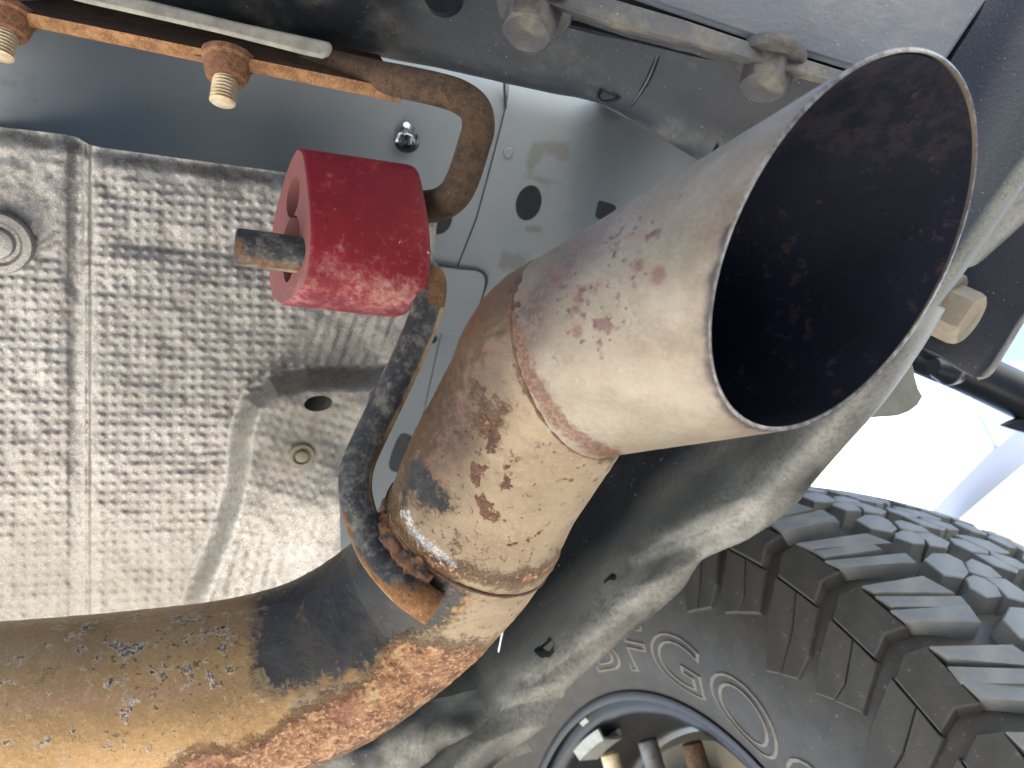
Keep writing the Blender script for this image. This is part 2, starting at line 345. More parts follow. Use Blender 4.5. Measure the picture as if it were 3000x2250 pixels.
M['stud'] = m_plain('plated_thread', rgb(206, 194, 170), rgb(176, 152, 118), .45, .3)
M['zinc'] = m_plain('bright_zinc_clip', rgb(190, 196, 204), rgb(150, 158, 170), .22, .9)
def redm():
    m = Mat('dusty_red_polyurethane'); n1 = m.noise(55, 6, .65); n2 = m.noise(260, 6, .7); n3 = m.noise(1100, 3, .6)
    col = m.mix(m.rng(n1, .35, .7), rgb(110, 16, 28), rgb(126, 24, 36))
    d = m.mask(m.attr('dust'), m.ma('ADD', m.ma('MULTIPLY', n2, .65), m.ma('MULTIPLY', n1, .35)), 2.0, .40); d = m.ma('MULTIPLY', d, m.rng(n3, .3, .6, .6, 1.)); col = m.mix(m.ma('MULTIPLY', d, .72), col, rgb(222, 180, 166))
    col = m.mix(m.rng(n2, .5, .8, 0, .12), col, rgb(168, 96, 94)); col = m.mix(m.ma('MULTIPLY', m.attr('face'), .55), col, rgb(128, 98, 92))
    sc_ = m.rng(m.noise(330, 2, .5, 0, (1, .25, 1)), .72, .78, 0, .8); col = m.mix(sc_, col, rgb(220, 190, 182))
    m.bump(n2, .0005, .35).bump(n3, .0002, .4); return m.done(col, m.rng(d, 0, 1, .58, .85), 0., .3)
M['red'] = redm()
def shieldm():
    m = Mat('dusty_embossed_aluminium'); n1 = m.noise(30, 5, .6); n2 = m.noise(300, 6, .75); n3 = m.noise(1400, 3, .7); n0 = m.noise(9, 3, .5)
    col = m.mix(m.rng(n1, .35, .7), rgb(152, 149, 146), rgb(132, 129, 125)); col = m.mix(m.rng(n2, .46, .68), col, rgb(116, 111, 104)); col = m.mix(m.ma('MULTIPLY', m.rng(n3, .52, .68), .6), col, rgb(208, 204, 198))
    d = m.ma('ADD', m.rng(m.attr('dust'), 0, 1, 0, .75), m.rng(n0, .45, .7, 0, .2), clamp=True)
    col = m.mix(m.ma('MULTIPLY', d, m.rng(n2, .25, .6, .6, 1.)), col, rgb(126, 121, 110))
    m.bump(n2, .0004, .5).bump(n3, .0003, .6)
    return m.done(col, m.ma('ADD', .42, m.ma('MULTIPLY', d, .2)), m.ma('SUBTRACT', .76, m.ma('MULTIPLY', d, .4)), .5)
M['shield'] = shieldm()
def panelm():
    m = Mat('grey_painted_body_steel'); n1 = m.noise(14, 4, .55); n2 = m.noise(160, 6, .7); n3 = m.noise(900, 2, .5)
    col = m.mix(m.rng(n1, .35, .7), rgb(128, 136, 143), rgb(136, 143, 148))
    k = m.mask(m.attr('dirt'), n2, .7, .16); col = m.mix(m.ma('MULTIPLY', k, .5), col, rgb(104, 99, 88))
    sp = m.rng(m.noise(230, 3, .6), .70, .76, 0, .6); col = m.mix(sp, col, rgb(110, 100, 88))
    m.bump(n1, .002, .12); return m.done(col, m.ma('ADD', .50, m.ma('MULTIPLY', k, .3)), 0., .3)
M['panel'] = panelm()
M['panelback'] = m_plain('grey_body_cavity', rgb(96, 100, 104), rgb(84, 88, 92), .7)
M['sealer'] = m_plain('dark_seam_sealer', rgb(56, 56, 58), rgb(44, 44, 46), .8)
M['beam'] = m_black('dusty_black_bumper_steel', rgb(34, 37, 44), rgb(118, 116, 110), .20, 45, .5)
M['bumper'] = m_black('dusty_black_bumper_skin', rgb(104, 107, 114), rgb(158, 155, 147), .24, 30, .42)
M['greyflange'] = m_plain('dusty_grey_flange', rgb(150, 146, 134), rgb(118, 114, 106), .7)
M['bolt'] = m_black('dusty_dark_bolt', rgb(74, 71, 72), rgb(142, 132, 114), .26, 90, .55)
M['wing'] = m_black('smooth_black_bumper_wing', rgb(30, 36, 50), rgb(140, 140, 128), .03, 20, .42, 700, 'dust')
M['liner'] = m_black('dusty_black_fender_liner', rgb(20, 21, 25), rgb(170, 167, 157), .03, 35, .30, 420, 'dust')
M['bracket'] = m_black('black_textured_bracket', rgb(30, 32, 38), rgb(110, 104, 92), .10, 70, .5, 600)
M['tanbolt'] = m_plain('sand_coated_bolt', rgb(160, 149, 130), rgb(146, 135, 116), .85, 0, 220, .0006)
M['darkbar'] = m_plain('satin_black_bar', rgb(16, 18, 24), rgb(26, 28, 34), .35)
M['flap'] = m_plain('grey_green_rubber_flap', rgb(120, 122, 112), rgb(106, 106, 98), .7)
def rubber(name, c1, c2):
    m = Mat(name); n = m.noise(60, 5, .6); n3 = m.noise(600, 3, .6); col = m.mix(m.rng(n, .35, .7), c1, c2)
    col = m.mix(m.rng(m.noise(260, 3, .6), .66, .72, 0, .35), col, rgb(128, 124, 114)); m.bump(n3, .0004, .4); return m.done(col, .62, 0., .35)
M['tyre'] = rubber('dusty_tyre_sidewall', rgb(52, 51, 49), rgb(62, 60, 58)); M['tread'] = rubber('lightened_tread_rubber', rgb(104, 104, 102), rgb(122, 121, 117))  # tread dusty, and paler than the sidewall to stand in for outside light
M['letter'] = rubber('moulded_letter_rubber', rgb(96, 92, 86), rgb(108, 104, 96))
M['rimblk'] = m_black('black_steel_wheel', rgb(20, 21, 26), rgb(110, 96, 78), .05, 30, .4)
M['plate'] = m_plain('tan_backing_plate', rgb(134, 126, 110), rgb(118, 112, 98), .7, 0, 30)
M['lead'] = m_plain('grey_wheel_weight', rgb(150, 152, 148), rgb(128, 128, 122), .5, .2)
M['steel'] = m_plain('bare_axle_steel', rgb(96, 98, 102), rgb(70, 66, 62), .4, .4)
M['ground'] = m_plain('pale_concrete', rgb(182, 177, 168), rgb(170, 165, 156), .85, 0, 3, .002)
M['white'] = m_plain('white_house_paint', rgb(232, 230, 224), rgb(226, 224, 216), .6)
M['palegrey'] = m_plain('pale_grey_soffit', rgb(158, 160, 156), rgb(152, 154, 150), .7); M['softgrey'] = m_plain('bright_fascia_paint', rgb(182, 184, 180), rgb(176, 178, 174), .7)
M['paleblue'] = m_plain('skylit_blue_paint', rgb(126, 138, 164), rgb(120, 132, 158), .7); M['beige'] = m_plain('beige_board', rgb(176, 166, 140), rgb(170, 160, 134), .7)
M['trim'] = m_plain('cream_trim_paint', rgb(222, 214, 192), rgb(214, 206, 184), .6)

# ================================================================== setting
g = G(); k = 26; S = 60.
q = np.linspace(-1, 1, k); q = np.sign(q) * np.abs(q) ** 2 * S
V = np.stack(np.meshgrid(q, q, indexing='ij') + [np.zeros((k, k))], -1) if False else np.dstack([*np.meshgrid(q, q, indexing='ij'), np.zeros((k, k))])
g.add(V.reshape(-1, 3), grid_faces(k, k))
ground = build('ground', g, M['ground']); ground['kind'] = 'structure'; ground['label'] = 'pale concrete ground under the vehicle'

# ================================================================== body panel (grey underbody)
H_P, H_S = .475, .385
body = thing('body_panel', 'grey painted steel underbody panel with holes and a seam behind the exhaust', 'body panel', W(1500, 600, .44).tolist())
BEND = [(-500, -120), (600, 110), (1000, 215), (1250, 275), (1500, 335), (1720, 385), (1790, 385), (1850, 345), (2000, 400), (2300, 500), (2900, 650)]
def ybend(x): b = np.array(BEND, float); return np.interp(x, b[:, 0], b[:, 1])
def panel_sheet(x0f, x1f, lift, nx, ny, y1=2050):
    tt = np.linspace(0, 1, ny); ss = np.linspace(0, 1, nx); V = np.zeros((ny + 12, nx, 3))
    for i in range(ny):
        t = tt[i]; x = x0f(400) * (1 - ss) + x1f(400) * ss
        for _ in range(6):
            y = ybend(x) * (1 - t) + y1 * t; x = np.array([x0f(q) for q in y]) * (1 - ss) + np.array([x1f(q) for q in y]) * ss
        V[i + 12] = W(x, y, hdepth(x, y, H_P - lift(x, y)))
    up = np.array([0, 0, 1.]); d = V[12] - V[13]; d[:, 2] = 0; d /= np.linalg.norm(d, axis=1)[:, None]; r = .030
    for i in range(12):                             # rear edge rolled up and away
        a = (12 - i) / 12 * math.radians(96); V[i] = V[12] + d * r * math.sin(a) + up * r * (1 - math.cos(a))
    return np.concatenate([(V[0] + up * .07)[None], V])
SEAM = np.array([(150, 1520), (230, 1478), (262, 1478), (320, 1482), (400, 1462), (500, 1436), (640, 1398), (782, 1342), (900, 1310), (2100, 1050)], float)
seam = lambda y: np.interp(y, SEAM[:, 0], SEAM[:, 1])
def oval(x, y, rx, ry, rot, H, d=.09, n=28, sq=2.):
    t = np.linspace(0, 2 * math.pi, n, endpoint=False); c, s = np.cos(t), np.sin(t)
    a = np.sign(c) * np.abs(c) ** (2 / sq) * rx; b = np.sign(s) * np.abs(s) ** (2 / sq) * ry
    X = x + a * math.cos(rot) - b * math.sin(rot); Y = y + a * math.sin(rot) + b * math.cos(rot)
    P = W(X, Y, hdepth(X, Y, H) - .012); up = np.array([0, 0, 1.]) * d
    return G().prism(P, up)
V = panel_sheet(lambda y: -700., lambda y: seam(y) - 3, lambda x, y: .080 * sm(x, 820, -60), 90, 70)
g = G().sheet(V, .0012); qq = px(g.v)
g.attr['dirt'] = np.clip(.45 * polymask(qq, [(-100, 150), (170, 190), (180, 300), (100, 420), (-100, 420)], 60) + .5 * linemask(qq, [(560, 205), (570, 250)], 22) + .8 * linemask(qq, [(1080, 330), (1150, 310)], 20) * .4, 0, 1)
o = build('panel_sheet', g, M['panel'], body); cut(o, [oval(1300, 652, 40, 46, .5, H_P), oval(1278, 1006, 17, 15, 0, H_P), oval(1185, 1345, 26, 60, .35, H_P, sq=3)])
V = panel_sheet(lambda y: seam(y), lambda y: np.interp(y, [300, 900, 1150, 1350, 1700, 2050], [2380, 2300, 2050, 1800, 1420, 1180]), lambda x, y: .0016 - .05 * sm(x, 1650, 2050), 80, 70)
g = G().sheet(V, .0012); qq = px(g.v)
g.attr['dirt'] = np.clip(polymask(qq, [(1560, 410), (1680, 405), (1670, 470), (1640, 480), (1600, 455), (1570, 500), (1650, 540), (1620, 555), (1530, 520), (1540, 460)], 26) * .8 + .75 * polymask(qq, [(1535, 660), (1600, 655), (1590, 685), (1540, 690)], 8) + .75 * polymask(qq, [(1460, 730), (1560, 740), (1540, 800), (1450, 800)], 25), 0, 1)
o = build('panel_sheet', g, M['panel'], body); cut(o, [oval(1566, 600, 38, 54, .28, H_P, n=36), oval(1818, 632, 40, 28, .3, H_P, sq=6)])
# raised rectangular doubler below the seam, with a rounded corner
D = [(1150, 770), (1270, 776), (1345, 784), (1395, 790), (1415, 800), (1424, 822), (1418, 860), (1385, 960), (1360, 985), (1240, 972), (1120, 960)]
D = np.array(D, float); Pd = W(D[:, 0], D[:, 1], hdepth(D[:, 0], D[:, 1], H_P - .0045))
build('doubler_plate', G().prism(Pd, np.array([0, 0, .004]), .0008), M['panel'], body, bevel=.0006)
sp = [(1262, 776), (1300, 779), (1345, 786), (1395, 791), (1420, 804), (1426, 828), (1412, 872), (1398, 915)]
build('seam_bead', G().tube(spline(W(*(np.array(sp, float).T), hdepth(np.array(sp)[:, 0], np.array(sp)[:, 1], H_P - .004)), 40), np.linspace(.0011, .0005, 40), 8), M['sealer'], body)
yy = np.linspace(236, 785, 60); xx = seam(yy)
build('seam_bead', G().tube(W(xx, yy, hdepth(xx, yy, H_P - .0006)), .0009, 8), M['sealer'], body)
for (x, y, r) in ((1490, 447, 17),):                # shallow plug button
    p = W(x, y, hdepth(x, y, H_P - .002)); build('plug', G().lathe([(0, .0036), (.0006, .0034), (.0010, .0026), (.0008, .0012)], p, [0, 0, -1], 24), M['panel'], body)
q1 = [(1985, 395, .56), (2070, 470, .57), (2180, 640, .58), (2230, 860, .60), (2100, 1060, .62), (1900, 1250, .62), (1720, 1420, .61)]; q2 = [(2060, 330, .40), (2200, 440, .385), (2330, 620, .38), (2370, 800, .39), (2260, 1000, .40), (2060, 1130, .42), (1900, 1240, .45)]
qa_ = spline(W(*np.array(q1).T), 60); qb_ = spline(W(*np.array(q2).T), 60); V = np.array([qa_ * (1 - t_) + qb_ * t_ for t_ in np.linspace(0, 1, 20)])
g = G().sheet(V, .0015); g.attr['dirt'] = np.zeros(len(g.v)); build('inner_quarter', g, M['panel'], body)
w0_ = W(*np.array([(1765, 296, .365), (1860, 345, .365), (2000, 428, .365), (2120, 488, .365), (2400, 588, .365)]).T); w1_ = W(*np.array([(1765, 250, .62), (1860, 290, .66), (2000, 360, .68), (2120, 430, .70), (2400, 540, .72)]).T)
g = G().sheet(np.array([w0_, w1_]), .002); g.attr['dirt'] = np.zeros(len(g.v)); build('rear_gap_blocker', g, M['panelback'], body)  # hidden sheet added to block light from the rear
# inner floor above the openings, then wheelhouse; both shaped to block sun and sky
FY = .66
g = G().prism(np.array([(-1.3, -.075, .71), (.62, -.075, .71), (.62, .07, .71), (.33, .07, .71), (.33, FY, .71), (-1.3, FY, .71)]), np.array([0, 0, .02])); build('inner_floor', g, M['panelback'], body, smooth=False)
g = G().prism(np.array([(.335, .05, .90), (.70, .05, .90), (.70, 1.06, .90), (.335, 1.06, .90)]), np.array([0, 0, .02])); g.prism(np.array([(.315, .05, .70), (.335, .05, .70), (.335, 1.06, .70), (.315, 1.06, .70)]), np.array([0, 0, .22])); g.prism(np.array([(.335, 1.04, .45), (.70, 1.04, .45), (.70, 1.06, .45), (.335, 1.06, .45)]), np.array([0, 0, .45]))
build('wheelhouse', g, M['panelback'], body, smooth=False)
# push-in clip through the panel
clip = thing('trim_clip', 'small bright zinc push clip poking through the grey panel', 'clip', W(1190, 405, hdepth(1190, 405, H_P)).tolist())
p = W(1192, 412, hdepth(1192, 412, H_P)); ax = toW([0, 0, 0]) * 0 + M3 @ np.array([.05, -.35, -.93])
build('collar', G().lathe([(-.002, .0078), (.0005, .0080), (.0014, .0066), (-.001, .0058)], p, ax, 20), M['darkbar'], clip)
side = M3 @ np.array([.95, .15, 0.]); vert = M3 @ np.array([-.1, .9, -.3])
build('prong', G().tube(np.linspace(p - vert * .004, p - vert * .004 + ax * .010 , 6), np.array([.0040, .0042, .0046, .0046, .0036, .0022]), 6), M['zinc'], clip, flat_angle=.3)
for s_ in (-1, 1):
    build('barb', G().tube(np.array([p + ax * .009, p + ax * .007 + side * s_ * .004, p + ax * .002 + side * s_ * .0062 + vert * .003]), .0016, 6), M['zinc'], clip)
    build('barb', G().tube(np.array([p + ax * .006 + vert * .001 + side * s_ * .002, p + ax * .004 + vert * .006 + side * s_ * .003]), .0013, 6), M['zinc'], clip)

# ================================================================== heat shield
sh = thing('heat_shield', 'embossed dimpled aluminium heat shield behind the red hanger', 'heat shield', W(600, 1100, .38).tolist())
TOP = np.array([(-400, 335), (0, 372), (190, 394), (225, 402), (262, 424), (300, 433), (560, 468), (820, 503), (1000, 530), (1300, 575)], float)
RIGHT = np.array([(300, 1300), (600, 1284), (650, 1281), (760, 1268), (935, 1195), (1003, 1168), (1112, 1113), (1193, 1072), (1302, 1026), (1370, 1000), (1410, 994), (1613, 998), (2200, 1000)], float)
ny, nx = 470, 470
ss, tt = np.meshgrid(np.linspace(0, 1, nx), np.linspace(0, 1, ny))
Y = 372 + (1960 - 372) * tt; X = 0 * Y
for _ in range(5):
    X = -330 * (1 - ss) + np.interp(Y, RIGHT[:, 0], RIGHT[:, 1]) * ss
    Y = np.interp(X, TOP[:, 0], TOP[:, 1]) * (1 - tt) + 1960 * tt
BOSS = [(1130, 1105), (900, 1108), (800, 1130), (735, 1180), (705, 1270), (690, 1420), (650, 1560), (575, 1740), (560, 1790), (700, 1960), (1100, 1960), (1100, 1300)]
qf = np.stack([X.ravel(), Y.ravel()], 1)
boss = sm(polymask(qf, BOSS, 50).reshape(X.shape), .08, .95)
flat_top = np.clip(sm(X, 330, 120) * sm(Y, 830, 640), 0, 1)
edge = sm(Y - np.interp(X, TOP[:, 0], TOP[:, 1]), 105, 60) 
skirt = sm(np.interp(Y, RIGHT[:, 0], RIGHT[:, 1]) - X, 50, 22)
rowy = Y - .10 * (X - 300) * sm(Y, 1500, 600) + .05 * (X - 300) * sm(Y, 1200, 1900)
py = 33 - 6 * sm(Y, 900, 1700)
ph_r = 2 * math.pi * (rowy / 29.) ; ph_c = 2 * math.pi * (X / 37. + .5 * np.floor(rowy / 31. + .25))
wob = fbm(np.stack([X.ravel() * .01, Y.ravel() * .01, 0 * X.ravel()], 1), 1.1, 3.).reshape(X.shape)
ph_r = ph_r + wob * .6; ph_c = 2 * math.pi * X / 33. + wob * .8
rows = .5 + .5 * np.cos(ph_r); dim = .5 + .5 * np.cos(ph_c)
ang = np.arctan2(Y - 900, X - 560); pleat = .5 + .5 * np.cos(2 * math.pi * (X * .95 + (Y - 1700) * .25) / 33.)
lower = sm(Y, 1480, 1620) * boss
pleat2 = sm(X, 860, 960) * sm(Y, 1180, 1060) * sm(Y, 650, 850)     # fanned pleats above the boss
tex = (.22 * rows + .85 * (rows * dim) ** 1.6) * (1 - pleat2) + pleat2 * (.5 + .5 * np.cos(2 * math.pi * (X + .35 * (Y - 900)) / 36.)) * .9
tb = (.5 + .5 * np.cos(2 * math.pi * (X + .3 * Y) / 32.)) * (.5 + .5 * np.cos(2 * math.pi * (Y - .3 * X) / 30.))
tex = tex * (1 - boss) + boss * ((1 - lower) * tb * .75 + lower * (pleat * (.55 + .45 * np.cos(2 * math.pi * Y / 29.) )))
amp = .00062 * (1 - .88 * np.clip(flat_top + edge + skirt, 0, 1)) * (1 - .25 * boss)
amp *= 1 - .55 * sm(np.abs(X - 225), 55, 15)
relief = tex * amp
fold = .0055 * np.exp(-((X - 235) / 26.) ** 2) * (1 - .3 * sm(Y, 400, 1900)) + .0035 * sm(X, 240, 200)
crease = .0016 * np.exp(-((X - 258) / 7.) ** 2)
arm = .0045 * np.exp(-((Y - 690 - .05 * X) / 40.) ** 2) * sm(X, 280, 420) * sm(X, 1150, 800) * .5
rib = .002 * np.exp(-((X - 820 - (Y - 620) * .35) / 24.) ** 2) * sm(Y, 900, 620)
top_roll = .003 * sm(Y - np.interp(X, TOP[:, 0], TOP[:, 1]), 55, 0)
lift = boss * (.021 + .010 * sm(X, 760, 1000) * sm(Y, 1250, 1500)) + relief - fold - crease - arm + .0006 * wob * 2 - top_roll
lift -= .010 * sm(Y, 1500, 1950)
V = W(X, Y, hdepth(X, Y, H_S - lift))
g = G().sheet(V, .0009); qq = px(g.v)
g.attr['dust'] = np.clip(.55 * sm(qq[:, 1], 1250, 1750) * sm(qq[:, 0], 720, 500) + .9 * polymask(qq, [(1130, 1120), (800, 1150), (740, 1250), (720, 1400), (960, 1420), (1060, 1200)], 90), 0, 1)
o = build('embossed_sheet', g, M['shield'], sh, flat_angle=math.radians(70))
tback = np.array([(700, 1020), (1080, 1000), (1040, 1200), (1000, 1380), (700, 1400)], float); build('hole_shade_sheet', G().prism(W(tback[:, 0], tback[:, 1], hdepth(tback[:, 0], tback[:, 1], H_S + .010)), np.array([0, 0, .004])), M['darkbar'], sh)  # black sheet added behind the hole, standing in for its shade
cut(o, [oval(942, 1206, 43, 23, -.12, H_S - .021, .05)])
def washer(x, y, H, r, par, mat1, mat2):
    p = W(x, y, hdepth(x, y, H)); dn = np.array([0, 0, -1.])
    w = build('washer', G().lathe([(-.004, r), (.0005, r), (.0016, r * .93), (.0018, r * .72), (.0006, r * .62), (.0006, r * .3)], p, dn, 40), mat1, par)
    build('fastener', G().lathe([(-.001, r * .5), (.0016, r * .5), (.0026, r * .44), (.0030, r * .30), (.0029, r * .05)], p, dn, 32), mat2, par)
washer(-8, 712, H_S - .004, .0138, sh, M['shield'], M['shield'])
washer(884, 1333, H_S - .0225, .0066, sh, M['plate'], M['plate'])

# ================================================================== exhaust pipe
ex = thing('exhaust_pipe', 'rusty dust-stained tailpipe with a flared slash-cut tip', 'exhaust pipe', W(1300, 1700, .27).tolist())
cp = [1695.93, 1041.87, .23063, -.344594, .60073, .0952843, .079996, -.549757, .613545]
c_ = cpt(cp[0], cp[1], cp[2]); th, ph = cp[3], cp[4]
a_ = np.array([math.cos(ph) * math.cos(th), math.cos(ph) * math.sin(th), -math.sin(ph)]); e1_ = np.array([-math.sin(th), math.cos(th), 0]); e2_ = np.cross(a_, e1_)
cW, aW, e1W, e2W = toW(c_), M3 @ a_, M3 @ e1_, M3 @ e2_
R0, kc, s0, al, be = .0325, cp[5], cp[6], cp[7], cp[8]
PC = [(-420, 2160, .236), (-100, 2125, .242), (300, 2083, .250), (700, 2022, .262), (960, 1935, .272), (1170, 1795, .279), (1300, 1660, .274), (1382, 1540, .2665), (1455, 1385, .2575), (1570, 1190, .2465)]
pc = W(*np.array(PC).T); pc = np.vstack([pc, cW - aW * .006, cW + aW * .012])
C = spline(pc, 520); T, N, B = frames(C)
nt = 200; tt = np.linspace(0, 2 * math.pi, nt, endpoint=False)
dirs = np.cos(tt)[None, :, None] * N[:, None] + np.sin(tt)[None, :, None] * B[:, None]
RP = .0318
V = (C[:, None] + RP * dirs).reshape(-1, 3); q = px(V); nrm = dirs.reshape(-1, 3)
front = (((V - CAM) * nrm).sum(1) < 0)
PB1 = [(745, 1735), (735, 1960), (750, 2015), (830, 2035), (900, 2015), (1000, 1990), (1100, 1955), (1140, 1895), (1200, 1865), (1290, 1840), (1350, 1790), (1375, 1740), (1330, 1690), (1260, 1650), (1180, 1590), (1120, 1490), (1030, 1560), (900, 1660)]
PB2 = [(1165, 1480), (1195, 1345), (1235, 1335), (1275, 1400), (1320, 1450), (1330, 1490), (1290, 1520), (1240, 1500), (1205, 1440), (1180, 1500)]
PR1 = [(1130, 1900), (1190, 1870), (1290, 1880), (1400, 1880), (1460, 1900), (1300, 2030), (1100, 2170), (860, 2290), (460, 2290), (560, 2215), (700, 2190), (800, 2140), (840, 2100), (920, 2075), (1010, 2035), (1090, 1985)]
PS = [(1170, 1480), (1260, 1150), (1400, 930), (1540, 780), (1560, 830), (1515, 960), (1480, 1060), (1450, 1180), (1440, 1290), (1400, 1400), (1340, 1350), (1270, 1300), (1215, 1400)]
PD = [(1180, 1500), (1440, 1000), (1560, 900), (1850, 1320), (1560, 1760), (1480, 1860), (1300, 1830), (1380, 1760), (1200, 1560)]
at = {k: np.zeros(len(V)) for k in ('black', 'rust', 'scale', 'dust', 'pink', 'fleck', 'salt', 'film')}
at['black'] = np.maximum(polymask(q, PB1, 60), polymask(q, PB2, 40) * .95)
RING1 = [(1120, 1450), (1150, 1520), (1200, 1585), (1270, 1640), (1340, 1675), (1420, 1697), (1500, 1700), (1570, 1682), (1640, 1640)]
at['rust'] = np.maximum(polymask(q, PR1, 40), .62 * linemask(q, RING1, 44)); at['rust'] = np.maximum(at['rust'], .42 * polymask(q, [(1380, 1110), (1440, 1120), (1500, 1260), (1440, 1290), (1390, 1260)], 30))
at['rust'] = np.maximum(at['rust'], .66 * linemask(q, [(1520, 880), (1545, 1090), (1640, 1240), (1780, 1330)], 60))
at['film'] = np.clip(polymask(q, [(1120, 1520), (1230, 1130), (1400, 900), (1540, 760), (1600, 800), (1560, 930), (1530, 1060), (1490, 1170), (1450, 1290), (1370, 1420), (1250, 1480)], 130) + .75 * linemask(q, [(1545, 860), (1560, 1080), (1650, 1230), (1790, 1335)], 60), 0, 1)
at['scale'] = np.clip(.46 + .65 * polymask(q, [(1370, 1080), (1450, 1090), (1500, 1290), (1480, 1420), (1420, 1500), (1350, 1420), (1380, 1300)], 70) + .35 * linemask(q, [(1420, 1500), (1590, 1560), (1480, 1600)], 60) + .35 * linemask(q, RING1, 40), 0, 1.05) * polymask(q, PD, 70)
at['dust'] = np.maximum(polymask(q, PD, 60), .9 * polymask(q, [(1150, 1880), (1300, 1820), (1480, 1830), (1400, 1930), (1250, 1900)], 30)); at['dust'] = np.maximum(at['dust'], .75 * polymask(q, [(830, 2040), (1100, 1960), (1090, 2010), (850, 2110)], 30))
at['pink'] = .45 * polymask(q, [(-200, 1990), (60, 2010), (700, 1960), (660, 2060), (200, 2120), (-200, 2130)], 60); at['fleck'] = polymask(q, [(-500, 1820), (700, 1760), (760, 2100), (560, 2180), (-500, 2300)], 60)
at['salt'] = linemask(q, [(1185, 1500), (1215, 1560), (1270, 1610), (1330, 1650)], 42)
for k_ in at: at[k_] = np.where(front, at[k_], at[k_] * .6 + .1 * (k_ == 'rust'))
# real relief: pitted, scaly skin where it has rusted
nz = fbm(V, 260., 2., 3); nz2 = fbm(V, 60., 5., 2)
disp = .00035 * nz2 * (.3 + at['dust']) + .0007 * np.maximum(nz, -.2) * np.clip(at['rust'] + at['film'] * .5, 0, 1) + .00012 * nz
ringd = linemask(q, RING1, 30); disp += .0007 * ringd ** .7
V = V + nrm * disp[:, None]
g = G().add(V, grid_faces(len(C), nt, True), **at); build('pipe', g, M['pipe'], ex, flat_angle=math.radians(80))
# flared tip
nt = 240; tt = np.linspace(0, 2 * math.pi, nt, endpoint=False); u, v = np.cos(tt), np.sin(tt)
smax = (s0 + R0 * (al * u + be * v)) / (1 - kc * (al * u + be * v)); dcir = u[:, None] * e1W + v[:, None] * e2W
def cone(fr, inset):
    s = -.002 + (smax + .002) * fr; return cW + s[:, None] * aW + (R0 + kc * s - inset)[:, None] * dcir
fr = np.linspace(0, 1, 130)
Vo = np.array([cone(f, 0.) for f in fr]); qo = px(Vo.reshape(-1, 3))
at = {}
rimline = px(Vo[-1]); rl = np.vstack([rimline, rimline[:1]])
drim = np.repeat((1 - fr)[:, None], nt, 1) * smax[None]; drim = drim.ravel()
at['brown'] = .38 * np.clip(1 - drim / .020, 0, 1) + np.maximum(polymask(qo, [(1480, 900), (1620, 730), (1800, 620), (1790, 690), (1720, 800), (1640, 880), (1590, 1000), (1550, 1090)], 80), .8 * linemask(qo, [(1500, 900), (1545, 1080), (1640, 1235)], 45))
at['spots'] = np.clip(.35 + polymask(qo, [(1580, 800), (1800, 620), (2000, 560), (1900, 800), (1800, 1050), (1700, 1050), (1600, 930)], 110), .0, 1)
at['heat'] = np.clip(1 - drim / .010, 0, 1) * .80 * (.6 + .4 * np.sin(qo[:, 1] / 90.)); at['soot'] = np.clip(1 - drim / .0045, 0, 1) * .68 * (qo[:, 0] < 2300) * (qo[:, 1] > 650)
at['rust'] = .95 * linemask(qo, [(1500, 950), (1550, 1100), (1640, 1240), (1740, 1310), (1800, 1335)], 46)
fl = fbm(Vo.reshape(-1, 3), 70., 1., 2)
Vo = (Vo.reshape(-1, 3) + np.tile(dcir, (130, 1)) * (.00025 * fl)[:, None])
tip = build('flared_tip', G().add(Vo, grid_faces(130, nt, True), **at), M['tip'], ex, flat_angle=math.radians(80), label='flared slash-cut tip coated in pinkish tan dust')
tk = .0012
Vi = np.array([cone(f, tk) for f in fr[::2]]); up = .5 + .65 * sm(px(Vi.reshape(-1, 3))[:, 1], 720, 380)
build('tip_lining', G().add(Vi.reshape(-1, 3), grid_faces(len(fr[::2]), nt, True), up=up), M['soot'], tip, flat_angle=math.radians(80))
E0, E1 = cone(1., 0.), cone(1., tk); md = .5 * (E0 + E1) + aW * .0005
build('cut_rim', G().add(np.concatenate([E0, E0 * .7 + md * .3 + aW * .0003, md, E1 * .7 + md * .3 + aW * .0003, E1]), grid_faces(5, nt, True)), M['rim'], tip)
# welds
def bead(name, C, r, mat, par, seed):
    C = np.asarray(C); r = r * (1 + .35 * np.array([mnoise.noise(Vector(p * 420.) + Vector((seed, 0, 0))) for p in C])); build(name, G().tube(C, r, 12), mat, par)
bead('weld_bead', np.array([cone(0.012, .0007)[i % nt] for i in range(nt + 1)]), .0010, M['weld'], ex, 3.)
i1 = int(np.argmin(np.linalg.norm(px(C) - np.array([1388, 1555]), axis=1)))
tt2 = np.linspace(0, 2 * math.pi, 220); ring = C[i1] + (RP + .0002) * (np.cos(tt2)[:, None] * N[i1] + np.sin(tt2)[:, None] * B[i1])
bead('weld_bead', ring, .0006, M['weld'], ex, 8.)
